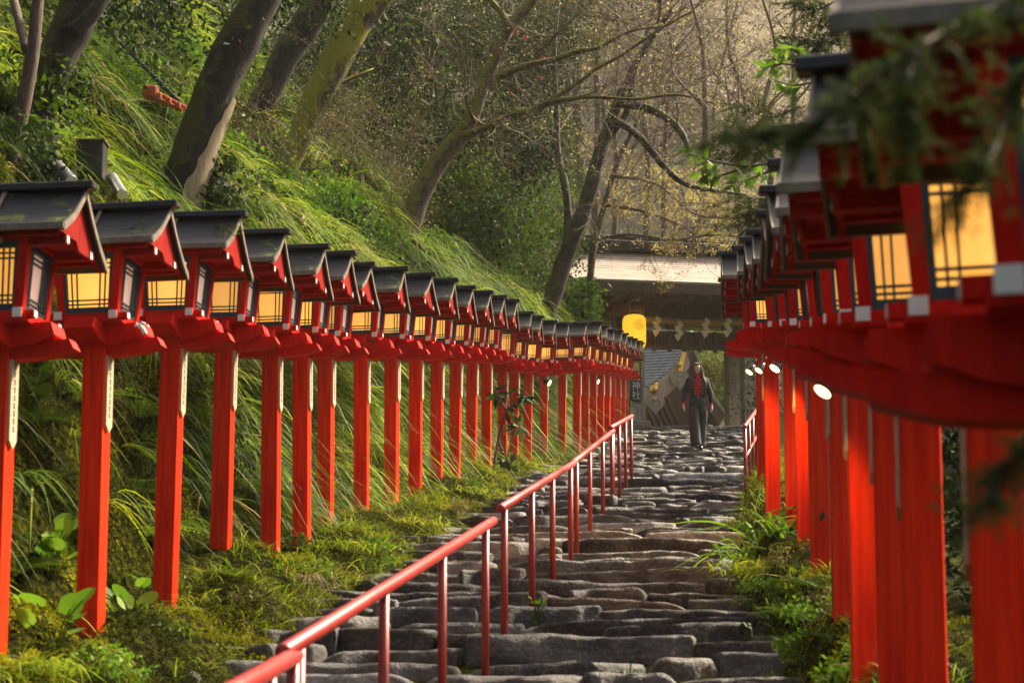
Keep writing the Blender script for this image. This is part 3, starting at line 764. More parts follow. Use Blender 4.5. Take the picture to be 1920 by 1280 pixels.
# straw rope with paper streamers
m = MB(); zr0 = z_at(605)
for ph in (0, 2.09, 4.19):
    pts = []
    for k in range(150):
        x = xl+.2+(xr-xl-.4)*k/149; a = k*.55+ph; sag = .05*math.sin(math.pi*k/149)
        pts.append((x, -.27+.042*math.cos(a), zr0-sag+.042*math.sin(a)))
    m.tube(pts, .045, 6)
rp = m.build('straw_rope', M['rope'], smooth=True); rp.parent = None
rp.location = gate.location; rp.rotation_euler = gate.rotation_euler
tag(rp, 'thick twisted straw rope strung across the gate under its lintel', 'rope')
for i, (px, py) in enumerate(((1225, 625), (1267, 632), (1319, 625), (1361, 622))):
    st = empty('paper_streamer', gate.location+gate.rotation_euler.to_matrix() @ Vector((gx(px), -.36, z_at(py)+.28)),
               ['leftmost zigzag paper streamer hanging from the rope', 'second zigzag paper streamer from the left, hanging lowest', 'third zigzag paper streamer from the left on the rope', 'rightmost golden zigzag paper streamer beside the red lanterns'][i], 'paper streamer', 'paper streamers hanging from the rope', R(9))
    m = MB(); z = 0; s = 1
    m.box((0, 0, .02), (.02, .02, .12), bev=.002)
    for k in range(4):
        x0 = (.035 if s > 0 else -.035)
        m.prism([(x0-.085, z+.01), (x0+.01, z+.055-.02), (x0+.085, z-.06), (x0-.01, z-.16)], -.006+.005*k, .0+.005*k, 'y')
        z -= .105; s = -s
    m.build('folded_paper', M['shide'], st)
# big oval paper lantern with crest
pl = empty('paper_lantern', gate.location+gate.rotation_euler.to_matrix() @ Vector((gx(1177)-.0, -.62, z_at(632)-.05)), 'large glowing yellow paper lantern with a black crest hanging at the gate', 'lantern', rz=R(4))
mm, n, b = newmat('glowing_yellow_paper'); wv = tex(n, "ShaderNodeTexWave", 9, stretch=(0, 0, 1), detail=0, out=1)
[x for x in n.nodes if x.bl_idname == "ShaderNodeTexWave"][0].bands_direction = 'Z'
b.inputs['Base Color'].default_value = (.75, .45, .06, 1); n.links.new(ramp(n, wv, [(0, (.75, .33, .012)), (1, (.95, .46, .03))]), b.inputs['Emission Color']); b.inputs['Emission Strength'].default_value = .62
b.inputs['Roughness'].default_value = .4; bump(n, b, wv, .4, .01); M['yellowpaper'] = mm
rings = []
for z, r_ in [(.42, .12), (.415, .17), (.39, .235), (.34, .272), (.25, .288), (0, .292), (-.25, .288), (-.34, .272), (-.39, .235), (-.415, .17), (-.42, .12)]:
    rings.append([(r_*math.cos(a*math.pi/16), r_*math.sin(a*math.pi/16), z) for a in range(32)])
MB().loft(rings[::-1]).build('paper_shade', M['yellowpaper'], pl, smooth=True)
for z in (.44, -.44): MB().tube([(0, 0, z-.03), (0, 0, z+.03)], .135, 20).build('hoop', M['black'], pl)
cr = MB(); cc = (.09, .13)
def onshade(x, z): return (x, -math.sqrt(max(.293**2-x*x, .001))-.002, z)
for k in range(16):
    a = 2*math.pi*k/16; pts = [onshade(cc[0]+r_*math.cos(a), cc[1]+r_*math.sin(a)) for r_ in (.03, .075, .115)]
    cr.tube(pts, .0045, 4)
    a2 = [a+math.pi/16*q for q in (-1, -.5, 0, .5, 1)]
    cr.tube([onshade(cc[0]+(.118+.012*math.cos((q-a)*16/2))*math.cos(q), cc[1]+(.118+.012*math.cos((q-a)*8))*math.sin(q)) for q in a2], .0045, 4)
cr.build('crest', M['ink'], pl)
m = MB(); m.tube([(0, 0, .46), (0, 0, .85)], .012, 6); m.build('hanger', M['black'], pl)
MB().box((0, .0, .93), (.30, .30, .26), bev=.02).build('hanging_bracket', M['greywood'], pl)
# black vertical sign board
sg = empty('name_sign', gate.location+gate.rotation_euler.to_matrix() @ Vector((gx(1185), -.27, z_at(724, 48.5)-.3)), 'narrow black vertical sign with gold and white characters on the left gate pillar', 'sign', rz=R(9))
MB().box((0, 0, .38), (.27, .05, .98), bev=.01).build('board', M['black'], sg)
def text(s_, name, mat, parent, loc, size, rot=(R(90), 0, 0), ext=.004):
    cu = bpy.data.curves.new(name, 'FONT'); cu.body = s_; cu.size = size; cu.extrude = ext; cu.align_x = 'CENTER'; cu.align_y = 'CENTER'
    t_ = bpy.data.objects.new(name, cu); col.objects.link(t_)
    dg = bpy.context.evaluated_depsgraph_get(); me = bpy.data.meshes.new_from_object(t_.evaluated_get(dg))
    bpy.data.objects.remove(t_); o = bpy.data.objects.new(name, me); me.materials.clear(); me.materials.append(mat); col.objects.link(o)
    o.parent = parent; o.location = loc; o.rotation_euler = rot; return o
for i, ch in enumerate('貴船神社'):
    text(ch, 'character', M['gold'] if i < 2 else M['white'], sg, (0, -.031, .73-.235*i), .23)

# ================================================================ hall behind the gate (curved gable roof)
HY = 60.0; hc = P(1262, 780, HY)
hall = empty('shrine_hall', (hc.x, HY, gz-.2), 'shrine hall with sweeping tiled gable roof seen through the gate', 'building', rz=R(5))
def H2(px, py): q = P(px, py, HY); return (q.x-hc.x, q.z-(gz-.2))
def mk_tile():
    m, n, b = newmat('grey_roof_tiles'); t = tex(n, "ShaderNodeTexWave", 2.4, stretch=(0, 1, 1.4), detail=1, out=1)
    [x for x in n.nodes if x.bl_idname == "ShaderNodeTexWave"][0].bands_direction = 'Z'
    n.links.new(ramp(n, t, [(.1, (.16, .18, .22)), (.5, (.42, .46, .52)), (.9, (.6, .64, .7))]), b.inputs['Base Color'])
    b.inputs['Roughness'].default_value = .35; bump(n, b, t, .6, .03); return m
M['tile'] = mk_tile(); M['brownwood'] = simple('brown_timber', (.10, .05, .035), (.20, .11, .08), .6, 5, (3, 3, .5))
M['slat'] = simple('dark_slat_wood', (.03, .02, .016), (.07, .045, .035), .6, 6)
M['palewood'] = simple('pale_pinkish_timber', (.42, .31, .26), (.60, .47, .40), .7, 5, (3, 3, .5))
curveL = sm([H2(1285, 640), H2(1272, 668), H2(1252, 700), H2(1228, 724), H2(1200, 742), H2(1160, 754), H2(1100, 762)], 5)
curveR = sm([H2(1285, 640), H2(1296, 672), H2(1312, 716), H2(1330, 752), H2(1352, 782)], 4)
def strip(cv, w0, w1, d0, d1, name, mat, off=0):
    """a board following the curve, w deep below it, d0..d1 thick (y)"""
    m = MB()
    for i in range(len(cv)-1):
        wA = w0+(w1-w0)*i/(len(cv)-1); wB = w0+(w1-w0)*(i+1)/(len(cv)-1)
        (x0, z0), (x1, z1) = cv[i], cv[i+1]
        nrm = Vector((.5 if cv[-1][0] < cv[0][0] else -.5, 0, -.86))
        a, b_ = Vector((x0, 0, z0))+nrm*off, Vector((x1, 0, z1))+nrm*off
        a2, b2 = a+nrm*wA, b_+nrm*wB
        q = [(*a2.xy[:1], d0, a2.z), (b2.x, d0, b2.z), (b2.x, d1, b2.z), (a2.x, d1, a2.z), (a.x, d0, a.z), (b_.x, d0, b_.z), (b_.x, d1, b_.z), (a.x, d1, a.z)]
        m.hexa(q)
    return m.build(name, mat, hall)
strip(curveL, .42, .55, -1.0, -.86, 'barge_board', M['palewood'])
strip(curveR, .40, .45, -1.0, -.86, 'barge_board', M['brownwood'])
strip(curveR, .10, .10, -1.06, -1.0, 'barge_trim', M['greywood'])
# tiled surface rising behind the left sweep
tl = MB()
for i in range(len(curveL)-1):
    (x0, z0), (x1, z1) = curveL[i], curveL[i+1]
    tl.hexa([(x0, -1.1, z0+.004), (x1, -1.1, z1+.004), (x1-3.2, .6, z1+1.5), (x0-3.2, .6, z0+1.5), (x0, -1.1, z0+.10), (x1, -1.1, z1+.10), (x1-3.2, .6, z1+1.6), (x0-3.2, .6, z0+1.6)])
tl.build('tiled_roof', M['tile'], hall)
rb = MB()
for k in range(16):
    off = k/15; pts = [(x-3.2*off*.98, -1.1+1.7*off, z+.10+1.5*off) for x, z in curveL]
    rb.tube(pts, .035, 6)
rb.build('tile_ribs', M['tile'], hall, smooth=True)
poly = [tuple(p) for p in curveL[::-1]]+[tuple(p) for p in curveR[1:]]
xr_, zr2 = poly[-1]; poly = [(poly[0][0], -.4)]+poly+[(xr_, -.4)]
m = MB(); m.prism(poly, .28, .36, 'y'); m.build('gable_wall', M['slat'], hall)
cvx = np.array([p[0] for p in list(curveL[::-1])+list(curveR[1:])]); cvz = np.array([p[1] for p in list(curveL[::-1])+list(curveR[1:])])
for k in range(30):
    x = -2.6+k*.19; t_ = math.tan(R(24)); z = -.2
    while x+z*t_*-1 > -4 and z < np.interp(x-z*t_, cvx, cvz)-.12 and z < 4: z += .05
    if z < .2: continue
    a_, b_ = Vector((x+.2*t_, 0, -.2)), Vector((x-z*t_, 0, z))
    if a_.x > cvx[-1]-.1: continue
    MB().hexa([(a_.x-.05, .14, a_.z), (a_.x+.05, .14, a_.z), (a_.x+.05, .24, a_.z), (a_.x-.05, .24, a_.z), (b_.x-.05, .14, b_.z), (b_.x+.05, .14, b_.z), (b_.x+.05, .24, b_.z), (b_.x-.05, .24, b_.z)]).build('slat', M['darkwood'], hall)
MB().box((-1.5, .15, .0), (6, .3, .5), bev=.02).build('plinth', M['greywood'], hall)
# pendants and gilt plates
def pendant(px, py, s, name='gable_pendant'):
    x, z = H2(px, py); pts = []
    for k in range(40):
        a = 2*math.pi*k/40
        pts.append((x+s*(16*math.sin(a)**3)/16, z+s*(13*math.cos(a)-5*math.cos(2*a)-2*math.cos(3*a)-math.cos(4*a))/15))
    p = MB(); p.prism(pts, -1.16, -1.08, 'y'); o = p.build(name, M['greywood'], hall)
    q = MB(); q.ell((x, -1.16, z+s*1.5), (s*.28, .05, s*.28)); q.build('gilt_boss', M['gold'], o, smooth=True)
    c = MB()
    for sx in (-1, 1): c.tube([(x+sx*s*(.2+.3*math.cos(t)), -1.17, z+s*(.1+.35*math.sin(t))) for t in np.linspace(-2.5, 2.5, 12)], s*.06, 5)
    c.build('carved_scroll', M['greywood'], o)
pendant(1262, 724, .30); pendant(1217, 770, .30)
for (px, py, w_, h_) in ((1216, 738, .22, .30), (1268, 690, .16, .62), (1217, 760, .16, .14)):
    x, z = H2(px, py); MB().box((x, -1.03, z), (w_, .05, h_), rot=Euler((0, R(12), 0)), bev=.02).build('gilt_plate', M['gold'], hall)

# plinth-like stone kerb at the top step
# ================================================================ small things on the bank
def P3(px, py, Y): return P(px, py, Y)
c = P(1081, 612, 47); t = empty('fence_post', (c.x, 47, float(zs(47))), 'vermilion round post with black cap standing behind the far left lanterns', 'post')
m = MB(); hh = P(1081, 601, 47).z-t.location.z; m.tube([(0, 0, -.2), (0, 0, hh)], .095, 16); m.build('shaft', M['redpost'], t, smooth=True)
m = MB(); h2 = P(1081, 578, 47).z-t.location.z; m.tube([(0, 0, hh), (0, 0, h2-.03), (0, 0, h2)], [.105, .105, .06], 16); m.build('cap', M['black'], t, smooth=True)
# turnbuckle and chain on a guy wire
YT = hit_ground(300, 215)-.5; a, b_ = P(186, 40, YT+1.6), P(352, 208, YT+.1); t = empty('guy_cable', a, 'dark chain guy cable with an orange turnbuckle stretched to the leaning trunk', 'cable')
m = MB(); dv = b_-a; N = 60
for k in range(N):
    p0 = dv*(k/N); p1 = dv*((k+1.15)/N); m.tube([p0, p1], .017 if k % 2 else .026, 6)
m.build('chain', M['black'], t)
d = dv.normalized(); c0 = P(274, 170, YT+.1)-a; c1 = P(345, 205, YT)-a; d = (c1-c0).normalized(); u = d.orthogonal().normalized()
m = MB(); m.box((c0+(c1-c0)*.12)[:], (.16, .10, .15), bev=.02); 
for s in (-1, 1): m.tube([c0+u*.055*s, c1+u*.03*s], .022, 8)
for q in (.35, .6, .85): m.box((c0+(c1-c0)*q)[:], (.06, .10, .07), bev=.01)
m.build('turnbuckle', M['orange'], t)
# dark box and two grey floodlights on the bank
c = P(172, 325, hit_ground(172, 335)-.35); t = empty('cable_box', c, 'dark square box half hidden in the grass between two floodlights', 'box')
m = MB(); m.box((0, 0, .08), (.21, .18, .30), bev=.01); m.build('housing', M['black'], t); m = MB(); m.box((0, -.01, .24), (.24, .2, .02), bev=.004); m.build('lid', M['darkwood'], t)
m = MB(); m.box((0, -.094, .08), (.16, .01, .2), bev=.003); m.build('door', M['ink'], t)
for (px, py, q, lb) in ((118, 322, (.12, -.1, -.14), 'left grey tubular floodlight lying in the grass above the lanterns'), (219, 348, (.08, -.1, -.13), 'right grey tubular floodlight above the second lantern roof')):
    c = P(px, py, hit_ground(px, py+14)-.8); t = empty('floodlight', c, lb, 'floodlight', 'grey floodlights on the bank')
    d = Vector(q).normalized(); m = MB(); m.tube([-d*.13, -d*.125, d*.12, d*.13], [.03, .042, .045, .05], 14); m.build('housing', M['silver'], t, smooth=True)
    m = MB(); m.tube([d*.131, d*.134], .043, 14); m.build('lens', M['white'], t); m = MB(); m.tube([(0, 0, 0), (0.02, .05, -.12), (.02, .05, -.4)], .012, 6); m.build('stake', M['black'], t)
# small stone lantern-like box and its grey roof on the bank
c = P(872, 548, 36); t = empty('lamp_box', c, 'small dark lamp box on the bank behind the left lantern roofs', 'lamp')
m = MB(); m.box((0, 0, .12), (.20, .20, .34), bev=.01); m.build('housing', M['black'], t); m = MB(); m.prism([(-.17, .28), (.17, .28), (0, .38)], -.15, .15, 'y'); m.build('roof', M['trim'], t)
c = P(843, 528, 38); t = empty('tarpaulin', c, 'crumpled pale sheet over a slanting rack on the bank', 'sheet')
m = MB(); m.hexa([(-.32, -.2, .02), (.3, -.2, -.22), (.3, .3, -.2), (-.32, .3, .04), (-.30, -.2, .10), (.32, -.2, -.14), (.32, .3, -.12), (-.30, .3, .12)]); m.build('cloth', M['silver'], t)
m = MB(); m.tube([(.3, 0, -.2), (-.2, 0, .3)], .02, 6); m.tube([(-.2, 0, .3), (.1, 0, -.5)], .02, 6); m.build('pole', M['black'], t)
# round grey can by the right end of the gate
# ================================================================ person walking down the stairs
WY = 36.6; wf = P(1309, 842, WY)
person = empty('person', (wf.x, WY, wf.z), 'woman in black denim jacket, red sweater and wide dark trousers walking down the steps', 'person', rz=R(3))
S = 1.62/1.0
skin = simple('skin', (.72, .45, .33), (.80, .54, .42), .5, 12, bstr=0); hairm = simple('brown_hair', (.028, .014, .011), (.085, .042, .030), .45, 30, (6, 6, .5))
denim = simple('black_denim', (.010, .011, .015), (.030, .033, .042), .75, 60); knit = simple('red_knit', (.42, .006, .012), (.6, .012, .02), .8, 70)
trous = simple('charcoal_trousers', (.010, .010, .012), (.028, .029, .033), .7, 50, (3, 3, .4)); shoem = simple('dark_shoe', (.012, .010, .01), (.03, .025, .022), .4, 20)
# x right (viewer's right), -y towards the camera; heights in metres
bm = bmesh.new(); skn = bm.verts.layers.skin.verify(); vmap = {}
def sv(k, co, r, ry=None):
    v = bm.verts.new(co); v[skn].radius = (r, ry or r); vmap[k] = v; return v
sv('pel', (0, 0, .90), .125, .095)
sv('waist', (0, 0, 1.03), .105, .08); sv('chest', (0, .0, 1.20), .125, .09); sv('shl', (0, .005, 1.32), .09, .07); sv('neck', (0, .0, 1.39), .045); sv('neck2', (0, -.008, 1.43), .043)
sv('hb', (0, -.012, 1.475), .066, .074); sv('hm', (0, -.01, 1.53), .078, .088); sv('ht', (0, .0, 1.59), .062, .074)
for a, b_ in (('pel', 'waist'), ('waist', 'chest'), ('chest', 'shl'), ('shl', 'neck'), ('neck', 'neck2'), ('neck2', 'hb'), ('hb', 'hm'), ('hm', 'ht')): bm.edges.new((vmap[a], vmap[b_]))
for s, nm in ((-1, 'a'), (1, 'b')):
    sw = -.03 if s < 0 else .02
    ch = [((s*.155, 0, 1.305), .052), ((s*.205, .01, 1.18), .042), ((s*.235, .015, 1.05), .036), ((s*.262, sw, .92), .028), ((s*.27, sw*1.5-.01, .84), .022), ((s*.272, sw*1.6-.02, .79), .026)]
    prev = vmap['shl']
    for i, (c, r) in enumerate(ch):
        v = sv(nm+str(i), c, r, r*(.7 if i == 5 else 1)); bm.edges.new((prev, v)); prev = v
    palm = prev
    for j, (dy, L, dx) in enumerate(((-.024, .072, .004), (-.010, .082, .0), (.005, .078, -.002), (.018, .062, -.004))):   # four fingers
        base = Vector(palm.co)+Vector((s*.004, dy, -.012)); p0 = palm
        for q in range(1, 4):
            c = base+Vector((-s*.006*q*q*.5+dx, -.002*q, -L*q/3)); v = sv(f'{nm}f{j}{q}', c, .0088-.001*q); bm.edges.new((p0, v)); p0 = v
    p0 = palm
    for q in range(1, 4):       # thumb from the side of the palm
        v = sv(f'{nm}t{q}', Vector(palm.co)+Vector((-s*.006*q, -.022-.010*q, .022-.022*q)), .0105-.001*q); bm.edges.new((p0, v)); p0 = v
    fx, fy, fz = (s*.085, 0, 0)
    leg = [((s*.082, 0, .84), .085), ((s*.080, -.06 if s < 0 else .065, .48), .052), ((s*.060, -.10 if s < 0 else .11, .10), .036), ((s*.058, -.18 if s < 0 else 0.04, .035), .03)]
    prev = vmap['pel']
    for i, (c, r) in enumerate(leg):
        v = sv(nm+'l'+str(i), c, r); bm.edges.new((prev, v)); prev = v
me = bpy.data.meshes.new('body'); bm.verts.ensure_lookup_table(); vmap['pel'][skn].use_root = True; bm.to_mesh(me); bm.free(); me.materials.append(skin)
body = bpy.data.objects.new('body', me); col.objects.link(body); body.parent = person
body.modifiers.new('skin', 'SKIN').use_smooth_shade = True; body.modifiers.new('sub', 'SUBSURF').levels = 2; body.modifiers['sub'].render_levels = 2
# face
f = MB()
for s in (-1, 1):
    e = MB(); e.ell((s*.028, -.083, 1.532), (.012, .008, .006), 10, 6); e.build('eye', M['white'], body, smooth=True)
    e = MB(); e.ell((s*.028, -.089, 1.531), (.006, .004, .006), 8, 6); e.build('iris', M['ink'], body, smooth=True)
    e = MB(); e.tube([(s*.014, -.088, 1.548), (s*.03, -.089, 1.553), (s*.042, -.082, 1.549)], .003, 5); e.build('eyebrow', hairm, body)
    e = MB(); e.ell((s*.074, -.01, 1.52), (.010, .016, .026), 8, 6); e.build('ear', skin, body, smooth=True)
MB().loft([[(-.006, -.085, 1.54), (.006, -.085, 1.54), (.004, -.092, 1.54), (-.004, -.092, 1.54)], [(-.012, -.082, 1.503), (.012, -.082, 1.503), (.007, -.105, 1.505), (-.007, -.105, 1.505)]]).build('nose', skin, body, smooth=True)
e = MB(); e.ell((0, -.088, 1.482), (.018, .006, .0055), 10, 6); e.ell((0, -.087, 1.475), (.014, .006, .005), 10, 6); e.build('lips', simple('lipstick', (.35, .02, .02), (.42, .03, .03), .4, 5, bstr=0), body, smooth=True)
def ring(cx, cy, z, rx, ry, n=28, ph=0, wob=0, tilt=0):
    out = []
    for k in range(n):
        a = 2*math.pi*k/n; w_ = 1+wob*math.sin(a*5+z*21+ph)+wob*.6*math.sin(a*9-z*33)
        out.append((cx+rx*w_*math.cos(a), cy+ry*w_*math.sin(a), z+tilt*math.cos(a)))
    return out
# hair: cap and long falls
h = MB(); cap = []
for i in range(9):
    t_ = i/8; z = 1.635-.20*t_; r = math.sin(math.pi*(.12+.46*t_))
    rr_ = []
    for k in range(32):
        a = 2*math.pi*k/32; x = .100*r*math.cos(a); y = .012+.103*r*math.sin(a)
        front = math.sin(a) < -.35
        if front and i > 3: y = max(y, -.045+.01*abs(x)); 
        rr_.append((x, y, z))
    cap.append(rr_)
h.loft(cap)
rr = random.Random(8)
for s in (-1, 1):
    for k in range(44):
        q = k/43; x0 = s*(.070+.022*q); y0 = -.055+.12*q
        L = (1.02 if s > 0 else 1.13)+rr.uniform(-.04, .06)
        pts = sm([(x0*.8, y0*.6, 1.585), (x0*1.12, y0, 1.50), (x0*1.18+s*.01, y0-.02, 1.38), (x0*1.25+s*rr.uniform(0, .05), -.115-.02*rr.random()+q*.05, 1.25), (x0*1.15+s*rr.uniform(-.01, .06), -.13+q*.06, L)], 4)
        h.tube(pts, [.0135]*(len(pts)-3)+[.011, .008, .002], 5)
for k in range(14):   # fringe
    x = -.05+.1*k/13; h.tube(sm([(x*.4, -.03, 1.628), (x*.8, -.082, 1.605), (x*1.1+(.012 if x > 0 else -.012), -.096, 1.568)], 3), [.011, .011, .010, .009, .008, .006, .004], 5)
h.build('hair', hairm, person, smooth=True)
# sweater (red, high neck)
sw_ = MB(); sw_.loft([ring(0, 0, .985, .135, .10), ring(0, 0, 1.06, .122, .092), ring(0, 0, 1.18, .138, .103), ring(0, 0, 1.27, .135, .098), ring(0, .0, 1.335, .095, .075), ring(0, 0, 1.375, .058, .055), ring(0, -.004, 1.43, .053, .052)])
swo = sw_.build('sweater', knit, person, smooth=True)
for s in (-1, 1):
    swy = -.03 if s < 0 else .02
    c = MB(); c.tube([(s*.258, swy*1.2-.0, .90), (s*.268, swy*1.45-.005, .86), (s*.272, swy*1.5-.008, .835 if s < 0 else .85)], [.034, .034, .031], 12); c.build('cuff', knit, swo, smooth=True)
# jacket: open-front shell
jk = MB(); lv = [(.985, .150, .112), (1.06, .150, .115), (1.15, .156, .122), (1.24, .164, .120), (1.31, .155, .105), (1.35, .105, .085)]
n_ = 26; rings = []
for z, rx, ry in lv:
    gap = .40 if z < 1.3 else .52
    ro = [];
    for k in range(n_):
        a = -math.pi/2+gap+(2*math.pi-2*gap)*k/(n_-1); wv_ = 1+.015*math.sin(a*6+z*30); ro.append((rx*wv_*math.cos(a), ry*wv_*math.sin(a), z))
    rings.append(ro)
inner = [[(x*.93, y*.93, z) for x, y, z in r_] for r_ in rings]
vs = [v for r_ in rings for v in r_]+[v for r_ in inner for v in r_]; K = len(rings)*n_; fs = []
for i in range(len(rings)-1):
    for k in range(n_-1):
        a = i*n_+k; fs.append((a, a+1, a+n_+1, a+n_)); fs.append((K+a, K+a+n_, K+a+n_+1, K+a+1))
    for k in (0, n_-1): a = i*n_+k; fs.append((a, a+n_, K+a+n_, K+a))
for k in range(n_-1): fs.append((k, K+k, K+k+1, k+1)); a = (len(rings)-1)*n_+k; fs.append((a, a+1, K+a+1, K+a))
jk.add(vs, fs); jo = jk.build('jacket', denim, person, smooth=True)
for s in (-1, 1):
    swy = -.03 if s < 0 else .02
    sl_ = MB(); pts = sm([(s*.115, .0, 1.325), (s*.160, 0, 1.285), (s*.200, .012, 1.18), (s*.242, .018, 1.06), (s*.262, swy*.9, .94), (s*.267, swy*1.3, .885)], 4)
    rad = np.interp(np.linspace(0, 1, len(pts)), [0, .15, .4, .7, .95, 1], [.05, .060, .057, .050, .044, .043]); sl_.tube(pts, list(rad*(1+.03*np.sin(np.arange(len(pts))*2.1))), 16); sl_.build('sleeve', denim, jo, smooth=True)
    co = MB(); co.box((s*.072, -.084, 1.345), (.075, .02, .05), rot=Euler((R(20), R(25)*s, 0)), bev=.006); co.build('collar', denim, jo)
    for k in range(5):
        z = 1.26-.058*k; b2 = MB(); b2.tube([(s*.068, -.120, z), (s*.068, -.126, z)], .008, 8); b2.box((s*.078, -.116, z), (.030, .004, .006), bev=.001); b2.build('button', M['silver'], jo)
# trousers: wide legs
tr = MB()
tr.loft([ring(0, 0, .985, .128, .098, wob=.006), ring(0, 0, .93, .150, .112, wob=.01), ring(0, 0, .86, .163, .120, wob=.012), ring(0, .0, .79, .160, .115, wob=.012), ring(0, .01, .74, .12, .09)][::-1])
for s in (-1, 1):
    fw = -.10 if s < 0 else .10
    L = [(.80, s*.078, 0, .096, .11), (.66, s*.084, fw*.4, .104, .115), (.50, s*.080, fw*.7, .100, .112), (.34, s*.070, fw, .098, .11), (.20, s*.062, fw*1.1, .098, .11), (.10, s*.056, fw*1.2, .10, .112), (.04, s*.054, fw*1.2-.01, .102, .115)]
    tr.loft([ring(x, y, z, rx, ry, 24, s, .05) for z, x, y, rx, ry in L][::-1])
to = tr.build('trousers', trous, person, smooth=True)
b2 = MB(); b2.tube([(0, -.108, .965), (0, -.114, .965)], .012, 10); b2.build('waist_button', M['silver'], to)
for s in (-1, 1):
    fw = -.11 if s < 0 else .09
    sh = MB(); sh.loft([[(s*.05+.036*math.cos(a), fw-.085+.03*math.sin(a)*1.0-.03*q+ (0), zz) for a in np.linspace(0, 2*math.pi, 14, endpoint=False)] for q, zz in ((1, .0), (1, .03), (0, .055))])
    sh.ell((s*.05, fw-.05, .03), (.04, .10, .035), 12, 8); sh.build('shoe', shoem, person, smooth=True)
# ================================================================ vegetation
GRASS = leafmat('grass_blade', [(0, (.02, .05, .003)), (.4, (.085, .17, .006)), (.75, (.24, .34, .010)), (.93, (.42, .48, .03)), (1, (.42, .30, .12))], .4, .6, .2)
MOSS = leafmat('moss', [(0, (.010, .014, .003)), (.35, (.035, .045, .005)), (.6, (.14, .155, .008)), (1, (.36, .34, .012))], .3, .9, .05)
DARKLEAF = leafmat('glossy_evergreen_leaf', [(0, (.006, .013, .004)), (.5, (.022, .046, .010)), (.85, (.045, .085, .018)), (1, (.09, .13, .03))], .25, .7, .15)
MIDLEAF = leafmat('mid_green_leaf', [(0, (.010, .022, .005)), (.5, (.06, .125, .010)), (1, (.17, .26, .015))], .35, .65, .18)
BRIGHT = leafmat('bright_green_leaf', [(0, (.05, .12, .012)), (.6, (.13, .28, .014)), (1, (.24, .38, .03))], .4, .6, .2)
YOUNG = leafmat('young_yellow_leaf', [(0, (.20, .18, .04)), (.5, (.42, .36, .09)), (1, (.60, .50, .20))], .5, .5, .3)
BROWN = leafmat('dry_brown_leaf', [(0, (.09, .06, .03)), (.6, (.26, .19, .10)), (1, (.42, .33, .18))], .3, .7, .2)
OLIVE = leafmat('olive_brown_leaf', [(0, (.03, .03, .008)), (.5, (.10, .10, .02)), (1, (.24, .22, .05))], .35, .6, .25)
def bark(name, c1, c2, moss=.5, mc=(.11, .12, .008), th=.5, pale=False):
    m, n, b = newmat(name)
    t = tex(n, "ShaderNodeTexNoise", 5, stretch=(2.2, 2.2, .7), detail=9, rough=.7); t2 = tex(n, "ShaderNodeTexNoise", 2.4, detail=6, rough=.65)
    c = ramp(n, t, [(.35, c1), (.65, c2)])
    geo = n.nodes.new("ShaderNodeNewGeometry"); sx = n.nodes.new("ShaderNodeSeparateXYZ"); n.links.new(geo.outputs['Normal'], sx.inputs[0])
    k = mathn(n, 'ADD', t2, mathn(n, 'ADD', mathn(n, 'MULTIPLY', sx.outputs[2], .22), mathn(n, 'MULTIPLY', sx.outputs[0], -.12)))
    f = mathn(n, 'MULTIPLY', mathn(n, 'MULTIPLY', mathn(n, 'SUBTRACT', k, th), 9, True), moss)
    c = mix(n, f, c, mix(n, t, tuple(q*.5 for q in mc), mc))
    if pale:
        t3 = tex(n, "ShaderNodeTexNoise", 3.1, stretch=(1, 1, .8), detail=3)
        c = mix(n, mathn(n, 'MULTIPLY', mathn(n, 'SUBTRACT', t3, .62), 18, True), c, (.33, .27, .18))
    n.links.new(c, b.inputs['Base Color']); b.inputs['Roughness'].default_value = .8; bump(n, b, mathn(n, 'ADD', t, mathn(n, 'MULTIPLY', f, .5)), .9, .04)
    return m
BK_DARK = bark('dark_mossy_bark', (.004, .003, .0025), (.024, .017, .011), .9, (.085, .08, .005), .47)
BK_MOSS = bark('thick_moss_bark', (.03, .02, .012), (.09, .07, .04), 1.0, (.36, .33, .008), .29)
BK_LICH = bark('lichen_bark', (.025, .017, .012), (.12, .09, .06), .95, (.24, .22, .012), .42, pale=True)
BK_RED = bark('reddish_bark', (.05, .028, .02), (.15, .09, .06), .4, (.09, .08, .02), .6)
BK_CEDAR = bark('cedar_bark', (.07, .045, .032), (.18, .12, .09), .3, (.10, .10, .03), .65)
TWIG = simple('thin_twig_bark', (.04, .025, .018), (.13, .09, .065), .8, 12, bstr=0)
TWIGPALE = simple('pale_twig_bark', (.10, .07, .05), (.22, .17, .13), .8, 12, bstr=0)

def inview(v, mx=260, my=200, ymin=.5):
    d = v[:, 1]*cp+v[:, 2]*sp; u = -v[:, 1]*sp+v[:, 2]*cp
    px = 960+F*v[:, 0]/d; py = CY-F*u/d
    return (d > ymin) & (px > -mx) & (px < 1920+mx) & (py > -my) & (py < 1280+my)

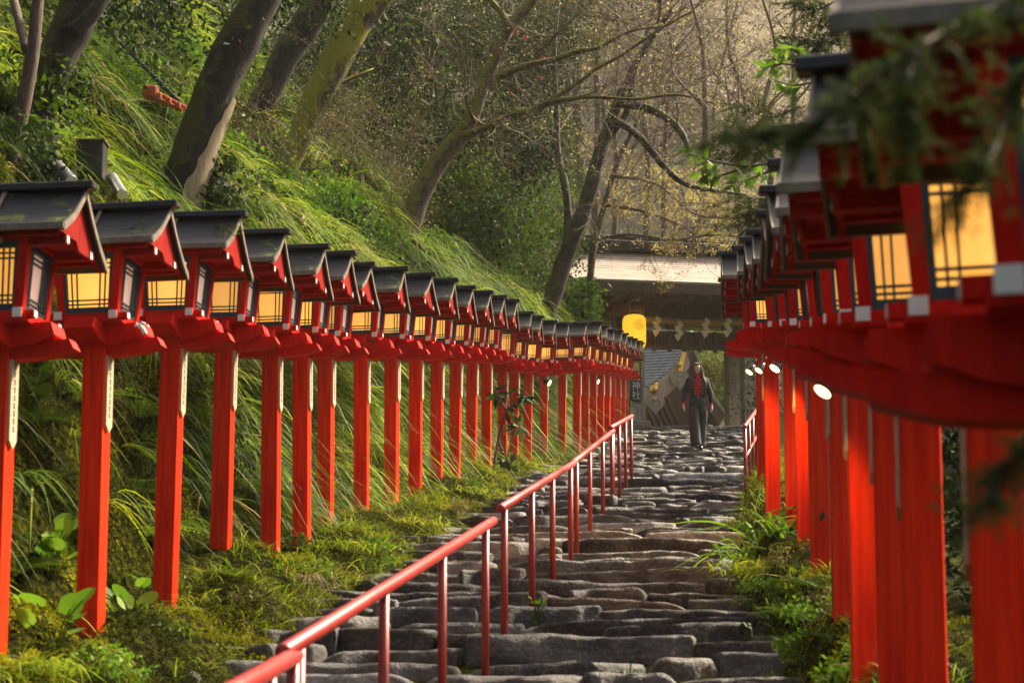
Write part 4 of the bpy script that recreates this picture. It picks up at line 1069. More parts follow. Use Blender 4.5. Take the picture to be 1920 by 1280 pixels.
def blades(root, d0, L, W, tone, seg=4, droop=.6, twist=None):
    """arching grass blades: root (n,3), d0 start direction (n,3)"""
    n = len(root); t = np.linspace(0, 1, seg+1)[None, :, None]
    d0 = d0/np.linalg.norm(d0, axis=1)[:, None]; out = d0.copy(); out[:, 2] = 0; out /= np.linalg.norm(out, axis=1)[:, None]+1e-9
    g = out*.35; g[:, 2] = -droop
    if np.ndim(droop): g[:, 2] = -droop
    p = root[:, None, :]+L[:, None, None]*(t*d0[:, None, :]+t*t*g[:, None, :])
    side = np.cross(d0, np.array([0, 0, 1.0])); side /= np.linalg.norm(side, axis=1)[:, None]+1e-9
    side += rng.normal(size=(n, 3))*.25
    wd = (W[:, None, None]*.5)*(np.clip(1-t**2.2, 0.02, 1))*(.55+.45*np.clip(t*5, 0, 1))
    a = p-side[:, None, :]*wd; b_ = p+side[:, None, :]*wd
    v = np.stack([a, b_], 2).reshape(n, -1, 3); K = (seg+1)*2
    base = (np.arange(n)*K)[:, None]
    fs = np.vstack([base+np.array([2*i, 2*i+1, 2*i+3, 2*i+2]) for i in range(seg)])
    return v.reshape(-1, 3), fs, np.repeat(tone, K)
class Cloud:
    def __init__(s): s.v = []; s.f3 = []; s.f4 = []; s.t = []; s.n = 0
    def add(s, v, f, t):
        (s.f3 if f.shape[1] == 3 else s.f4).append(f+s.n); s.v.append(v); s.t.append(t); s.n += len(v); return s
    def leaves(s, c, size, tone, **k): return s.add(*leaf_quads(c, size, tone, **k))
    def build(s, name, mat, parent=None):
        fl = []
        if s.f3: fl.append(np.vstack(s.f3))
        if s.f4: fl.append(np.vstack(s.f4))
        v = np.vstack(s.v)
        if parent is not None:
            v = v-np.array(parent.location)[None, :] if parent.parent is None else v
        return fast_mesh(name, v, fl, mat, parent, tone=np.concatenate(s.t), smooth=False)

# ---- grass on the left bank
def bank_points(n, y0, y1, s0, s1, pw=1.0):
    Y = y0+(y1-y0)*rng.random(n)**pw
    s = s0+(s1-s0)*rng.random(n)**1.15
    xp = np.minimum(np.interp(Y, aY, aX), XL(Y)-.25)
    X = xp-.18-s; Z = G(X, Y); v = np.stack([X, Y, Z], 1); k = inview(v, 200, 150); return v[k], s[k]
def build_grass():
    c = Cloud()
    for nt_, nb, y0, y1, s0, s1, L0, W0, seg in ((2300, 13, 8.5, 22, .1, 3.4, .34, .012, 5), (7600, 13, 16, 36, .1, 7.5, .50, .019, 4), (7600, 10, 30, 64, .1, 15, .75, .024, 4)):
        v, s = bank_points(nt_, y0, y1, s0, s1)
        patch = noise(v, .5, 3, 77)
        if y0 < 10: k = (rng.random(len(v)) < np.where(v[:, 1] < 14.0, .33, .85)); v, s, patch = v[k], s[k], patch[k]
        m = len(v); sz = .55+.75*rng.random(m); tt = np.clip(.42+.42*patch+.20*rng.normal(size=m), .02, .92)
        lean = np.stack([.32+.45*rng.normal(size=m), -.15+.5*rng.normal(size=m), .85+.2*rng.normal(size=m)], 1)
        straw = rng.random(m) < .05
        v = np.repeat(v, nb, 0); M_ = m*nb; a = rng.random(M_)*6.283; rad = .02+.05*rng.random(M_)
        d = np.repeat(lean, nb, 0)+np.stack([np.cos(a)*1.0, np.sin(a)*1.0, .3*rng.normal(size=M_)], 1)
        v = v+np.stack([np.cos(a)*rad, np.sin(a)*rad, -.03+0*a], 1)
        L = L0*np.repeat(sz, nb)*(.5+.8*rng.random(M_)); W = W0*(.5+.8*rng.random(M_))
        tone = np.clip(np.repeat(tt, nb)+.13*rng.normal(size=M_), 0, .94); tone[np.repeat(straw, nb) & (rng.random(M_) < .7)] = 1; tone[rng.random(M_) < .02] = 1
        c.add(*blades(v, d, L, W, tone, seg, droop=.8+.8*rng.random(M_)))
    o = c.build('grass', GRASS); tag(o, 'long arching grass covering the bank behind the left lanterns', kind='stuff')
    # low herbs between the tufts
    c = Cloud(); v, s = bank_points(150000, 14, 60, .3, 12); k = noise(v, .9, 3, 47) > -.1; v = v[k]; m = len(v)
    v[:, 2] += .05+.22*rng.random(m)*(1+noise(v, 1.2, 2, 8)); c.leaves(v, .06, np.clip(.4+.35*noise(v, .8, 2, 51)+.2*rng.normal(size=m), 0, 1), up=.2, aspect=.45)
    o = c.build('ground_cover', MIDLEAF); tag(o, 'low leafy herbs growing between the grass tufts', kind='stuff')
build_grass()
def build_moss():
    c = Cloud()
    v, s = bank_points(230000, 8.5, 26, .0, 1.6, .9)
    k = noise(v, 1.6, 3, 13) > -.30; v = v[k]
    v = v+rng.normal(size=v.shape)*.018; m = len(v)
    tone = np.clip(.45+.55*noise(v, 1.3, 3, 19)+.35*noise(v, 6, 2, 23)+.12*rng.normal(size=m), 0, 1)
    c.leaves(v, .030, tone, up=.2, aspect=.45, droop=.5)
    # verge between posts and steps, both sides
    Y = 8.2+28*rng.random(120000)**1.3; t = rng.random(120000)
    xl = XL(Y); xp = np.minimum(np.interp(Y, aY, aX), xl-.25)-.3
    X = xp+(xl+.12-xp)*t; v = np.stack([X, Y, G(X, Y)], 1)
    Y2 = 5.5+19*rng.random(60000)**1.2; X2 = XR(Y2)+(-.12+.9*rng.random(60000)); v2 = np.stack([X2, Y2, G(X2, Y2)], 1)
    v = np.vstack([v, v2]); v = v[inview(v, 150, 150)]
    nz = noise(v, 2.4, 3, 29); v = v[nz > -.25]; nz = nz[nz > -.25]
    v[:, 2] += np.clip(nz, 0, 1)*.07+rng.random(len(v))*.03; tone = np.clip(.5+.5*noise(v, 1.7, 3, 39)+.12*rng.normal(size=len(v)), 0, 1)
    c.leaves(v, .019, tone, up=.5, aspect=.6)
    o = c.build('moss', MOSS); tag(o, 'cushions of green and gold moss on the bank and step edges', kind='stuff')
    # thin turf on the verges
    c = Cloud()
    pts = []
    for n, fx in ((8000, 0), (5000, 1)):
        Y = 8.5+30*rng.random(n)**1.2 if fx == 0 else 6+22*rng.random(n); xl = XL(Y)
        X = (xl-.05-.65*rng.random(n)) if fx == 0 else XR(Y)+.05+.6*rng.random(n)
        pts.append(np.stack([X, Y, G(X, Y)], 1))
    v = np.vstack(pts); v = v[inview(v, 150, 150)]; nz = noise(v, 1.5, 2, 59); v = v[nz > -.1]; m = len(v)
    d = np.stack([rng.normal(size=m)*.6+.2, rng.normal(size=m)*.6-.2, np.ones(m)], 1)
    tone = np.clip(.62+.2*rng.normal(size=m), 0, .94); tone[rng.random(m) < .06] = 1
    c.add(*blades(v, d, .10+.16*rng.random(m), .004+.004*rng.random(m), tone, 3, droop=.5))
    o = c.build('turf', GRASS); tag(o, 'thin short turf along both edges of the steps', kind='stuff')
build_moss()

# ---- trees
def grow_twigs(mb, start, d, L, r, depth, tips, rr, up=.15, side=4, spread=.9):
    n = 4; pts = [start]; dd = d.normalized(); p = start.copy()
    for i in range(n):
        dd = (dd+Vector((rr.gauss(0, .22), rr.gauss(0, .22), rr.gauss(0, .18)+up*.3))).normalized()
        p = p+dd*(L/n); pts.append(p.copy())
    mb.tube(pts, [r*(1-.7*i/n) for i in range(n+1)], side, cap=False)
    if depth == 0: tips += pts[1:]; return
    k = rr.choice((3, 4, 5)) if depth > 1 else rr.choice((2, 3, 4))
    for j in range(k):
        i = rr.randint(1, n); a = Vector((rr.gauss(0, 1), rr.gauss(0, 1), rr.gauss(0, .7)+.1)).normalized()
        grow_twigs(mb, pts[i], (dd+a*spread).normalized(), L*rr.uniform(.45, .75), r*.5, depth-1, tips, rr, up, max(3, side-1), spread)
    tips.append(pts[-1])
def px_path(pts, Y, dY=0):
    out = []; n = len(pts)
    for i, q in enumerate(pts):
        y = Y+dY*i/max(1, n-1); out.append((*P(q[0], q[1], y), q[2]*y/F/2))
    return sm(out, 5)
def tree(name, label, Y, trunk, bk, branches=(), twigs=0, leafmat_=None, nleaf=0, leafsize=.05, dY=0, seed=1, cat='tree', group=None, twigL=1.0, jit=.10, depth=2, crown=None, foot=None, tmat=None, base=None):
    rr = random.Random(seed)
    tp = px_path(trunk, Y, dY)
    b0 = Vector(tp[0][:3]); root = empty(name, b0, label, cat, group)
    m = MB(); m.tube([Vector(q[:3])-b0 for q in tp], list(tp[:, 3]), 16 if tp[0][3] > .12 else 10, jit=jit, seed=seed)
    m.build('trunk', bk, root, smooth=True); src = [tp[int(len(tp)*.35):]]
    for br in branches:
        bp = px_path(br, Y+rr.uniform(-.2, .2) if len(br[0]) < 4 else br[0][3], rr.uniform(-1.0, 1.0)); 
        off = Vector((0, 0, 0))
        m = MB(); m.tube([Vector(q[:3])-b0 for q in bp], list(bp[:, 3]), 8, jit=.08, seed=seed+3); m.build('branch', bk, root, smooth=True)
        src += [bp, bp]
    if twigs:
        m = MB(); tips = []
        for k in range(twigs):
            s_ = rr.choice(src); q = s_[rr.randrange(int(len(s_)*.2), len(s_))]
            d = Vector((rr.gauss(.15, 1), rr.gauss(0, .6), rr.gauss(.25, .8)))
            grow_twigs(m, Vector(q[:3])-b0, d, twigL*rr.uniform(.6, 1.3), .010+.008*rr.random(), depth, tips, rr)
        m.build('twigs', tmat or TWIG, root, smooth=True)
        if nleaf and tips:
            T = np.array([tuple(t) for t in tips]); live = rng.integers(0, len(T), max(8, len(T)//3)); i = live[rng.integers(0, len(live), nleaf)]
            c = T[i]+rng.normal(size=(nleaf, 3))*.055
            cl = Cloud(); cl.leaves(c, leafsize, np.clip(.5+.28*rng.normal(size=nleaf), 0, 1), aspect=.6, droop=.35)
            cl.v = [v+np.array(b0) for v in cl.v]; cl.build('foliage', leafmat_, root)
    if crown:
        cl = Cloud()
        for (px, py, y, rad, n_) in crown:
            cc = np.array(P(px, py, y)); K = 14; sub = cc+rng.normal(size=(K, 3))*rad*.55; i = rng.integers(0, K, n_)
            c = sub[i]+rng.normal(size=(n_, 3))*rad*.22; cl.leaves(c, leafsize, np.clip(.45+.25*rng.normal(size=n_)+.25*rng.normal(size=K)[i], 0, 1), aspect=.5, droop=.3)
        cl.build('crown', leafmat_, root)
    return root
# left edge pair
YA = hit_ground(24, 300)
tree('forked_tree', 'slender pale forked trunk at the far left edge, in front of a dark trunk', YA-.4, [(14, 330, 36), (24, 290, 32), (44, 195, 28), (60, 110, 27), (66, 50, 25), (75, -30, 22)], BK_RED,
     [[(50, 95, 20), (40, 55, 18), (27, 5, 17), (20, -40, 15)]], seed=2)
tree('dark_tree', 'thick dark leaning trunk at the far left, rooted in the grass', YA+.3, [(0, 380, 130), (25, 310, 110), (50, 250, 84), (75, 175, 76), (115, 95, 72), (140, 45, 80), (160, -30, 84)], BK_DARK,
     [[(130, 65, 40), (175, 20, 36), (215, -40, 30)], [(92, 290, 26), (94, 250, 24), (90, 215, 20), (80, 180, 12)]], seed=3, leafmat_=DARKLEAF, leafsize=.07, crown=[(230, 10, YA+2, .5, 900), (300, -10, YA+3, .5, 900), (60, -280, 19, 1.4, 3500), (300, -360, 20, 1.4, 3500), (-200, -200, 17, 1.6, 3500)])
YB = hit_ground(335, 398)
tree('leaning_tree', 'big dark leaning trunk with a pale bare patch at its foot', YB, [(318, 440, 120), (332, 392, 94), (350, 330, 86), (372, 262, 80), (398, 190, 80), (428, 112, 78), (462, 50, 78), (497, -10, 72), (520, -70, 70)], BK_DARK, seed=4,
     leafmat_=DARKLEAF, leafsize=.09, crown=[(560, -60, 24, .8, 1500), (420, -330, 24, 1.6, 3500), (640, -380, 24, 1.7, 3500), (250, -300, 22, 1.4, 3000)])
def bark_patch():
    r = [o for o in bpy.data.objects if o.name == 'leaning_tree'][0]; rt = random.Random(4)
    tp = px_path([(318, 440, 120), (332, 392, 94), (350, 330, 86), (372, 262, 80), (398, 190, 80), (428, 112, 78)], YB)
    vs = []; n = 13
    for i in range(2, len(tp)-4):
        q = tp[i]; t = (i-2)/(len(tp)-6); rad = q[3]
        a0, a1 = R(-82+60*t**1.5+rt.uniform(-6, 6)), R(8+rt.uniform(-3, 6)-10*t)
        T = Vector(tp[min(i+1, len(tp)-1)][:3])-Vector(tp[i-1][:3]); T.normalize(); u = Vector((1, 0, 0)); u = (u-T*u.dot(T)).normalized(); v = T.cross(u)
        for k in range(n):
            a = a0+(a1-a0)*k/(n-1); dr = u*math.cos(a)+v*math.sin(a)
            if dr.y > 0.2: dr.y = .2
            vs.append(Vector(q[:3])-r.location+ (u*math.cos(a)*rad+Vector((0, -abs(math.sin(a))*rad, 0)))*1.07)
    rows = len(vs)//n; m = MB(); A = len(vs); out = vs+[x+Vector((-.0, .05, 0)) for x in vs]
    fs = [(i*n+k, i*n+k+1, (i+1)*n+k+1, (i+1)*n+k) for i in range(rows-1) for k in range(n-1)]
    fs += [(A+a, A+d_, A+c, A+b_) for a, b_, c, d_ in fs]
    m.add(out, fs); m.build('bare_wood_patch', simple('bare_grey_wood', (.16, .12, .07), (.36, .29, .19), .75, 6, (3, 3, .5), bstr=.5), r, smooth=True)
bark_patch()
tree('mossy_tree', 'leaning trunk thickly coated in yellow-green moss', hit_ground(530, 350)-.3, [(505, 420, 50), (528, 345, 46), (558, 268, 48), (588, 195, 52), (622, 130, 60), (655, 62, 64), (698, 0, 66), (735, -55, 64)], BK_MOSS, seed=5,
     branches=[[(600, 180, 14), (630, 160, 8), (700, 130, 5)], [(575, 230, 12), (540, 210, 8), (470, 215, 4)]], twigs=14, twigL=1.1, leafmat_=MIDLEAF, leafsize=.09, crown=[(760, -300, 27, 2.0, 4500), (900, -420, 28, 2.0, 4500), (560, -420, 27, 2.0, 4500)])
tree('shaded_tree', 'black shaded trunk leaning behind the big leaning trunk', hit_ground(470, 250), [(455, 260, 44), (500, 180, 50), (530, 115, 56), (565, 60, 58), (600, 0, 60), (630, -50, 60)], BK_DARK, seed=6)
tree('lichen_tree', 'long leaning lichen spotted tree reaching over the middle of the photo', 33.0, [(725, 530, 66), (742, 480, 54), (765, 425, 46), (798, 345, 42), (832, 292, 38), (868, 250, 36), (890, 205, 30), (905, 160, 28), (930, 105, 26), (955, 55, 22), (985, 18, 20), (1020, -25, 16)], BK_LICH,
     [[(860, 256, 22), (900, 245, 15), (945, 222, 13), (990, 208, 12), (1040, 190, 10), (1110, 182, 8), (1190, 186, 6), (1270, 178, 5), (1340, 195, 3)],
      [(985, 210, 10), (1035, 186, 9), (1080, 158, 8), (1120, 128, 7), (1165, 104, 6), (1230, 60, 5), (1300, 20, 4)],
      [(905, 160, 20), (945, 140, 15), (985, 124, 13), (1040, 112, 12), (1085, 96, 10), (1120, 90, 7), (1180, 60, 5), (1240, 50, 3)],
      [(955, 52, 14), (940, 25, 12), (915, -5, 9)], [(1000, 105, 6), (1050, 60, 5), (1090, 20, 4)], [(890, 230, 9), (875, 190, 6), (870, 120, 4), (850, 60, 3)]],
     twigs=75, leafmat_=YOUNG, nleaf=1000, leafsize=.042, seed=7, twigL=1.3, tmat=TWIGPALE)
tree('twin_tree', 'dark slim tree rising just left of the gate roof, mossy branch arching right', 42.0, [(1018, 620, 38), (1035, 560, 34), (1058, 490, 32), (1085, 420, 30), (1108, 350, 28), (1128, 275, 25), (1150, 215, 20), (1172, 160, 16), (1210, 90, 12), (1260, 20, 9)], BK_DARK,
     [[(1062, 470, 20), (1066, 420, 18), (1060, 350, 15), (1046, 285, 13), (1044, 200, 10), (1040, 90, 8), (1050, -20, 6)],
      [(1150, 225, 14), (1185, 245, 15), (1215, 275, 14), (1250, 318, 13), (1285, 345, 11), (1330, 356, 8), (1400, 366, 5)],
      [(1160, 195, 14), (1200, 200, 16), (1240, 215, 15), (1275, 245, 13), (1293, 285, 10)], [(1128, 275, 14), (1175, 210, 12), (1190, 130, 10), (1230, 60, 8), (1240, -20, 6)]],
     twigs=80, leafmat_=YOUNG, nleaf=1700, leafsize=.05, seed=8, twigL=1.6, tmat=TWIGPALE)
# young-leaved trees arching over the gate from the left and the back
tree('budding_tree', 'budding tree whose yellow leaflets hang over the gate roof ridge', 46.5, [(1105, 560, 16), (1112, 470, 14), (1135, 380, 12), (1160, 300, 10), (1200, 220, 8)], BK_RED,
     [[(1115, 450, 8), (1180, 440, 6), (1260, 450, 5), (1340, 440, 4), (1390, 445, 3)], [(1135, 385, 8), (1200, 395, 7), (1270, 420, 5), (1300, 440, 4), (1310, 480, 3)], [(1150, 330, 7), (1230, 345, 5), (1300, 400, 4), (1370, 410, 3)]],
     twigs=70, leafmat_=YOUNG, nleaf=8500, leafsize=.05, seed=9, twigL=1.0, tmat=TWIGPALE)
rr0 = random.Random(21)
for i, (px, w_, top, Y) in enumerate(((1318, 14, 40, 56), (1255, 10, 0, 60), (1210, 12, -20, 62), (1390, 11, 0, 62), (1440, 12, 0, 58), (1160, 10, 0, 66), (1350, 8, 20, 68), (1485, 12, -20, 60), (1120, 9, -10, 70))):
    tree('bare_tree', ['grey upright thin tree rising over the middle of the gate roof', 'thin bare tree, second left of the grey upright one', 'slanting bare tree above the left half of the gate roof', 'bare budding tree above the right end of the gate roof', 'bare tree half hidden behind the right lantern roofs', 'faint bare tree above the left end of the gate roof',
        'faintest thin tree right of the grey upright one', 'tall bare tree nearest the dark right lanterns', 'distant thin tree left above the gate ridge'][i], Y,
        [(px-15, 560, w_*1.3), (px-6+rr0.uniform(-8, 8), 440, w_*1.1), (px+rr0.uniform(-10, 10), 320, w_), (px+rr0.uniform(-14, 14), 200, w_*.8), (px+rr0.uniform(-25, 25), 90, w_*.6), (px+rr0.uniform(-40, 40), top-40, w_*.4)], BK_CEDAR,
        [[(px, 300, w_*.5), (px+rr0.choice((-1, 1))*60, 230, w_*.35), (px+rr0.uniform(-110, 110), 130, w_*.2)], [(px, 200, w_*.5), (px+rr0.choice((-1, 1))*60, 120, w_*.3), (px+rr0.uniform(-120, 120), 30, w_*.2)]],
        twigs=34, leafmat_=YOUNG if i % 2 else OLIVE, nleaf=1100, leafsize=.08, seed=30+i, group='bare spring trees behind the gate', twigL=2.2, tmat=TWIGPALE)
# straight cedars behind the slim tree
for i, (px, w_, Y) in enumerate(((1088, 22, 56), (1112, 14, 60), (1066, 16, 58), (1012, 14, 52), (720, 12, 50), (760, 10, 52), (668, 14, 46), (460, 14, 40), (318, 12, 38), (285, 10, 40), (985, 10, 55), (945, 14, 50))):
    tree('cedar_tree', '%s straight reddish trunk standing in the woodland %s' % (('thick', 'slim', 'slim', 'grey', 'thin', 'thin', 'slender', 'slender', 'dim', 'dim', 'narrow', 'pale')[i],
        ('just left of the gate roof', 'closest to the gate ridge', 'between the dark tree stems', 'behind the lichen spotted tree branch', 'behind the mossy lichen trunk foot', 'left of the dark camellia', 'right of the yellow mossy trunk', 'between the two dark leaning trunks', 'behind the orange turnbuckle', 'left of the orange turnbuckle', 'under the low long branch', 'above the far lantern roofs')[i]), Y,
        [(px, 620, w_*1.2), (px+4, 420, w_), (px+rr0.uniform(-6, 10), 200, w_*.9), (px+rr0.uniform(-10, 16), -40, w_*.7)], BK_CEDAR, seed=60+i, group='straight trunks in the woodland', leafmat_=DARKLEAF, leafsize=.10, crown=[(px+rr0.uniform(-60, 60), rr0.uniform(-60, 120), Y, 1.6, 1500)])

def shrub(name, label, px, py, Y, rad, n, size, mat, group=None, seed=0, squash=(1, .7, 1), K=26, tone0=.45, aspect=.45, droop=.3, stems=7, flowers=0, dirs=None, fill=.6):
    c0 = np.array(P(px, py, Y)); root = empty(name, (c0[0], c0[1], c0[2]-rad*squash[2]), label, 'shrub', group)
    sub = rng.normal(size=(K, 3)); sub /= np.linalg.norm(sub, axis=1)[:, None]; sub *= (fill+(1-fill)*rng.random((K, 1)))*rad*.85; sub *= np.array(squash)
    i = rng.integers(0, K, n); c = c0+sub[i]+rng.normal(size=(n, 3))*rad*.20*np.array(squash)
    tone = np.clip(tone0+.2*rng.normal(size=n)+.22*rng.normal(size=K)[i], 0, 1)
    cl = Cloud(); cl.leaves(c, size, tone, aspect=aspect, droop=droop); cl.build('foliage', mat, root)
    m = MB(); rr = random.Random(seed+5); b0 = Vector(root.location)
    for k in range(stems):
        t = Vector(c0)+Vector(sub[k % K])-b0; m.tube(sm([(rr.uniform(-.1, .1), rr.uniform(-.1, .1), -.4), (t.x*.4, t.y*.4, t.z*.5), tuple(t)], 4), [.03*rad*(1-.08*q)*.6 for q in range(9)], 5)
    m.build('stems', TWIG, root, smooth=True)
    if flowers:
        for (fx, fy) in flowers:
            f = MB(); fc = P(fx, fy, Y-rad*squash[1]*1.05)-b0
            for a in range(5): f.ell(fc+Vector((math.cos(a*1.257)*.028, -.01, math.sin(a*1.257)*.028)), (.042, .02, .042), 8, 5)
            f.build('flower', M['petal'], root, smooth=True)
    return root
M['petal'] = simple('red_petal', (.6, .012, .018), (.75, .03, .03), .6, 10, bstr=0)
B = [  # px, py, Y, radius, n, size, mat, label, flowers
 (700, 60, 44, 2.1, 9000, .085, DARKLEAF, 'dark camellia crown behind the yellow mossy trunk', [(714, 93)]),
 (820, 50, 42, 1.7, 9000, .085, DARKLEAF, 'dark camellia left of the lichen spotted trunk, at the top', 0),
 (905, 120, 47, 2.2, 11000, .09, DARKLEAF, 'large glossy camellia with red flowers behind the upper lichen trunk', [(907, 46), (795, 350)][:1]),
 (985, 90, 45, 1.5, 8000, .085, DARKLEAF, 'glossy camellia dotted with red blossoms right of the lichen trunk', [(967, 61), (985, 72), (1012, 148), (1018, 112)]),
 (760, 190, 41, 1.9, 10000, .08, DARKLEAF, 'dark bush in the middle between mossy and lichen trunks', 0),
 (960, 230, 44, 1.6, 9000, .085, DARKLEAF, 'camellia under the long right-reaching branch, single red flower', [(958, 181)]),
 (905, 320, 40, 1.5, 9000, .10, DARKLEAF, 'glossy drooping leaved shrub right of the lichen trunk foot', 0),
 (860, 410, 38.5, 1.4, 9000, .10, MIDLEAF, 'dark fern-like shrub above the middle of the lantern row', 0),
 (950, 430, 43, 1.5, 8000, .09, MIDLEAF, 'green shrub left of the slim dark stems', 0),
 (1010, 330, 48, 1.7, 7000, .09, MIDLEAF, 'mid green shrub between the slim stems and the lichen tree', 0),
 (1020, 480, 46, 1.2, 6000, .08, MIDLEAF, 'low shrub at the foot of the slim dark tree', 0),
 (1030, 30, 50, 2.0, 6000, .09, OLIVE, 'olive crown at the top centre right of the camellias', 0),
 (640, 300, 36, 1.6, 6000, .055, OLIVE, 'thin olive leaved thicket right of the yellow mossy trunk', 0),
 (700, 400, 37, 1.3, 7000, .06, OLIVE, 'brownish olive bush above the bright grass tongue', 0),
 (560, 180, 38, 1.7, 6000, .08, DARKLEAF, 'dark shrub behind the yellow mossy trunk, left side', 0),
 (500, 60, 42, 2.0, 7000, .08, DARKLEAF, 'dark evergreen mass between the black trunk and the leaning trunk', 0),
 (330, 60, 38, 1.7, 7000, .08, DARKLEAF, 'dark shrub left of the big leaning trunk, at the top', 0),
 (240, 20, 36, 1.6, 6000, .08, MIDLEAF, 'green overhanging shrub above the guy cable', 0),
 (420, 230, 34, 1.3, 5000, .07, MIDLEAF, 'shrub right behind the big leaning trunk', 0),
 (80, 20, 32, 1.3, 5000, .09, MIDLEAF, 'grassy shrub behind the forked trunk at the top left', 0),
 (780, 440, 38, 1.2, 6000, .07, MIDLEAF, 'shrub right of the lichen trunk foot behind the roofs', 0),
 (1075, 575, 45, .7, 2600, .13, BRIGHT, 'bright large leaved shrub beside the black capped red post', 0),
 (1000, 545, 44, .9, 3000, .10, MIDLEAF, 'green shrub behind the farthest left lantern roofs', 0),
 (600, 420, 29, .8, 4200, .075, BRIGHT, 'bright green bush above the fifth and sixth lantern roofs', 0),
 (540, 390, 27, .6, 2600, .07, BRIGHT, 'light green leafy plant right of the leaning trunk foot', 0),
 (655, 500, 31, .55, 2200, .06, MIDLEAF, 'low green bush touching the seventh lantern roof', 0),
 (180, 0, 40, 2.2, 8000, .10, MIDLEAF, 'green canopy at the top left between dark trunks', 0),
 (740, 300, 46, 2.0, 8000, .08, OLIVE, 'olive brown undergrowth deep in the middle of the wood', 0),
]
for i, (px, py, Y, rad, n_, sz, mt, lb, fl) in enumerate(B):
    shrub('camellia_bush' if 'camellia' in lb else 'evergreen_shrub' if mt is DARKLEAF else 'leafy_shrub', lb, px, py, Y, rad, n_, sz, mt, seed=i, flowers=fl, tone0=.42 if mt is not DARKLEAF else .5)
HP = [(40, 90, 25), (110, 230, 21.5), (200, 130, 27), (255, 250, 22.5), (300, 300, 21.8), (230, 60, 31), (400, 330, 24.5), (440, 300, 27), (160, 190, 25), (20, 330, 17.5), (330, 140, 32), (560, 330, 28.5), (480, 350, 27), (620, 460, 27.5), (700, 470, 32), (520, 440, 24), (15, 210, 20.5), (380, 380, 22.3)]
HD = ['top left corner beside the pale forked trunk', 'above the dark box in the grass', 'below the upper end of the guy cable', 'just above the right tubular floodlight', 'left of the leaning trunk foot', 'at the top beside the guy cable', 'right of the bare wood patch', 'between leaning trunk foot and shaded trunk', 'in the grass right of the dark left trunk', 'above the first lantern roof, left edge', 'behind the orange turnbuckle', 'at the foot of the yellow mossy trunk', 'between leaning trunk foot and mossy trunk foot', 'above the sixth lantern roof', 'at the end of the bright grass tongue', 'above the fourth lantern roof', 'below the pale forked trunk', 'above the third lantern ridge']
for i, (px, py, Y) in enumerate(HP):
    q = P(px, py, Y); zg = float(G(q.x, Y)); 
    for _ in range(40):                      # slide along the sight line to the ground
        q = P(px, py, Y); zg = float(G(q.x, Y))
        if q.z-zg > .25: Y += .25
        elif q.z-zg < .05: Y -= .25
        else: break
    mt = (MIDLEAF, DARKLEAF, BRIGHT, OLIVE)[i % 4]
    shrub('hillside_bush', ('%s bush on the bank ' % ('mid green', 'dark green', 'bright green', 'olive')[i % 4])+HD[i], px, py, Y, .42+.02*Y*rng.random(), 1700, .055+.001*Y, mt, 'small bushes on the grassy bank', seed=200+i, K=12, tone0=.5, stems=4)
# brown twig thicket between the leaning trunks
def thicket(label, px, py, Y, rad, k, nleaf, seed, mat=OLIVE):
    rr = random.Random(seed); c0 = P(px, py, Y); root = empty('twig_thicket', c0, label, 'bush'); m = MB(); tips = []
    for j in range(k):
        s_ = Vector((rr.uniform(-rad, rad), rr.uniform(-.5, .5), rr.uniform(-rad*.7, rad*.3)))
        grow_twigs(m, s_, Vector((rr.gauss(.2, .8), rr.gauss(0, .4), rr.gauss(.5, .6))), rr.uniform(.7, 1.5)*rad*.8, .010, 2, tips, rr, spread=.8)
    m.build('twigs', TWIGB, root, smooth=True); T = np.array([tuple(t) for t in tips]); i = rng.integers(0, len(T), nleaf)
    cl = Cloud(); cl.leaves(T[i]+rng.normal(size=(nleaf, 3))*.04+np.array(c0), .04, np.clip(.5+.3*rng.normal(size=nleaf), 0, 1), aspect=.5); cl.build('foliage', mat, root)
TWIGB = simple('reddish_twig', (.08, .045, .03), (.20, .13, .09), .8, 12, bstr=0)
thicket('tangle of bare reddish twigs left of the yellow mossy trunk', 505, 300, 26.5, .9, 16, 900, 1)
thicket('tangle of brown twigs right of the yellow mossy trunk', 640, 250, 30, 1.2, 18, 1400, 2)
thicket('brown twiggy thicket in front of the lichen trunk foot', 690, 380, 33, 1.2, 18, 1500, 3)
thicket('twiggy thicket under the big leaning trunk', 470, 400, 25.5, .6, 10, 500, 4)
thicket('bare twiggy bush left of the lichen trunk at mid height', 780, 290, 37, 1.2, 16, 1200, 5)
# backdrop woodland that reads as one mass
def far_wood():
    c = Cloud()
    for n, y0, y1, s0, s1, h, sz in ((90000, 38, 75, 3, 30, 9, .17), (60000, 75, 100, 0, 40, 12, .28)):
        Y = y0+(y1-y0)*rng.random(n); s = s0+(s1-s0)*rng.random(n); X = np.interp(Y, aY, aX)-s
        Z = G(X, Y)+h*rng.random(n)**1.4; v = np.stack([X, Y, Z], 1); k = inview(v, 150, 150) & (noise(v, .30, 3, 91) > .02); v = v[k]
        c.leaves(v, sz, np.clip(.40+.5*noise(v, .5, 2, 95)+.2*rng.normal(size=len(v)), 0, 1), droop=.4)
    o = c.build('woodland', MIDLEAF); tag(o, 'dim evergreen woodland deep behind the camellias', kind='stuff')
    c = Cloud()
    n = 70000; X = -15+75*rng.random(n); Y = 62+40*rng.random(n); Z = 7.5+(Y-62)*.62+12*rng.random(n)
    v = np.stack([X, Y, Z], 1); v = v[(noise(v, .28, 3, 101) > .0) & inview(v, 150, 150) & (v[:, 0] > .055*v[:, 1])]
    c.leaves(v, .16, np.clip(.5+.45*noise(v, .4, 2, 105)+.2*rng.normal(size=len(v)), 0, 1), droop=.2)
    o = c.build('budding_woodland', BROWN); tag(o, 'pale brown budding woodland behind and above the gate', kind='stuff')
far_wood()
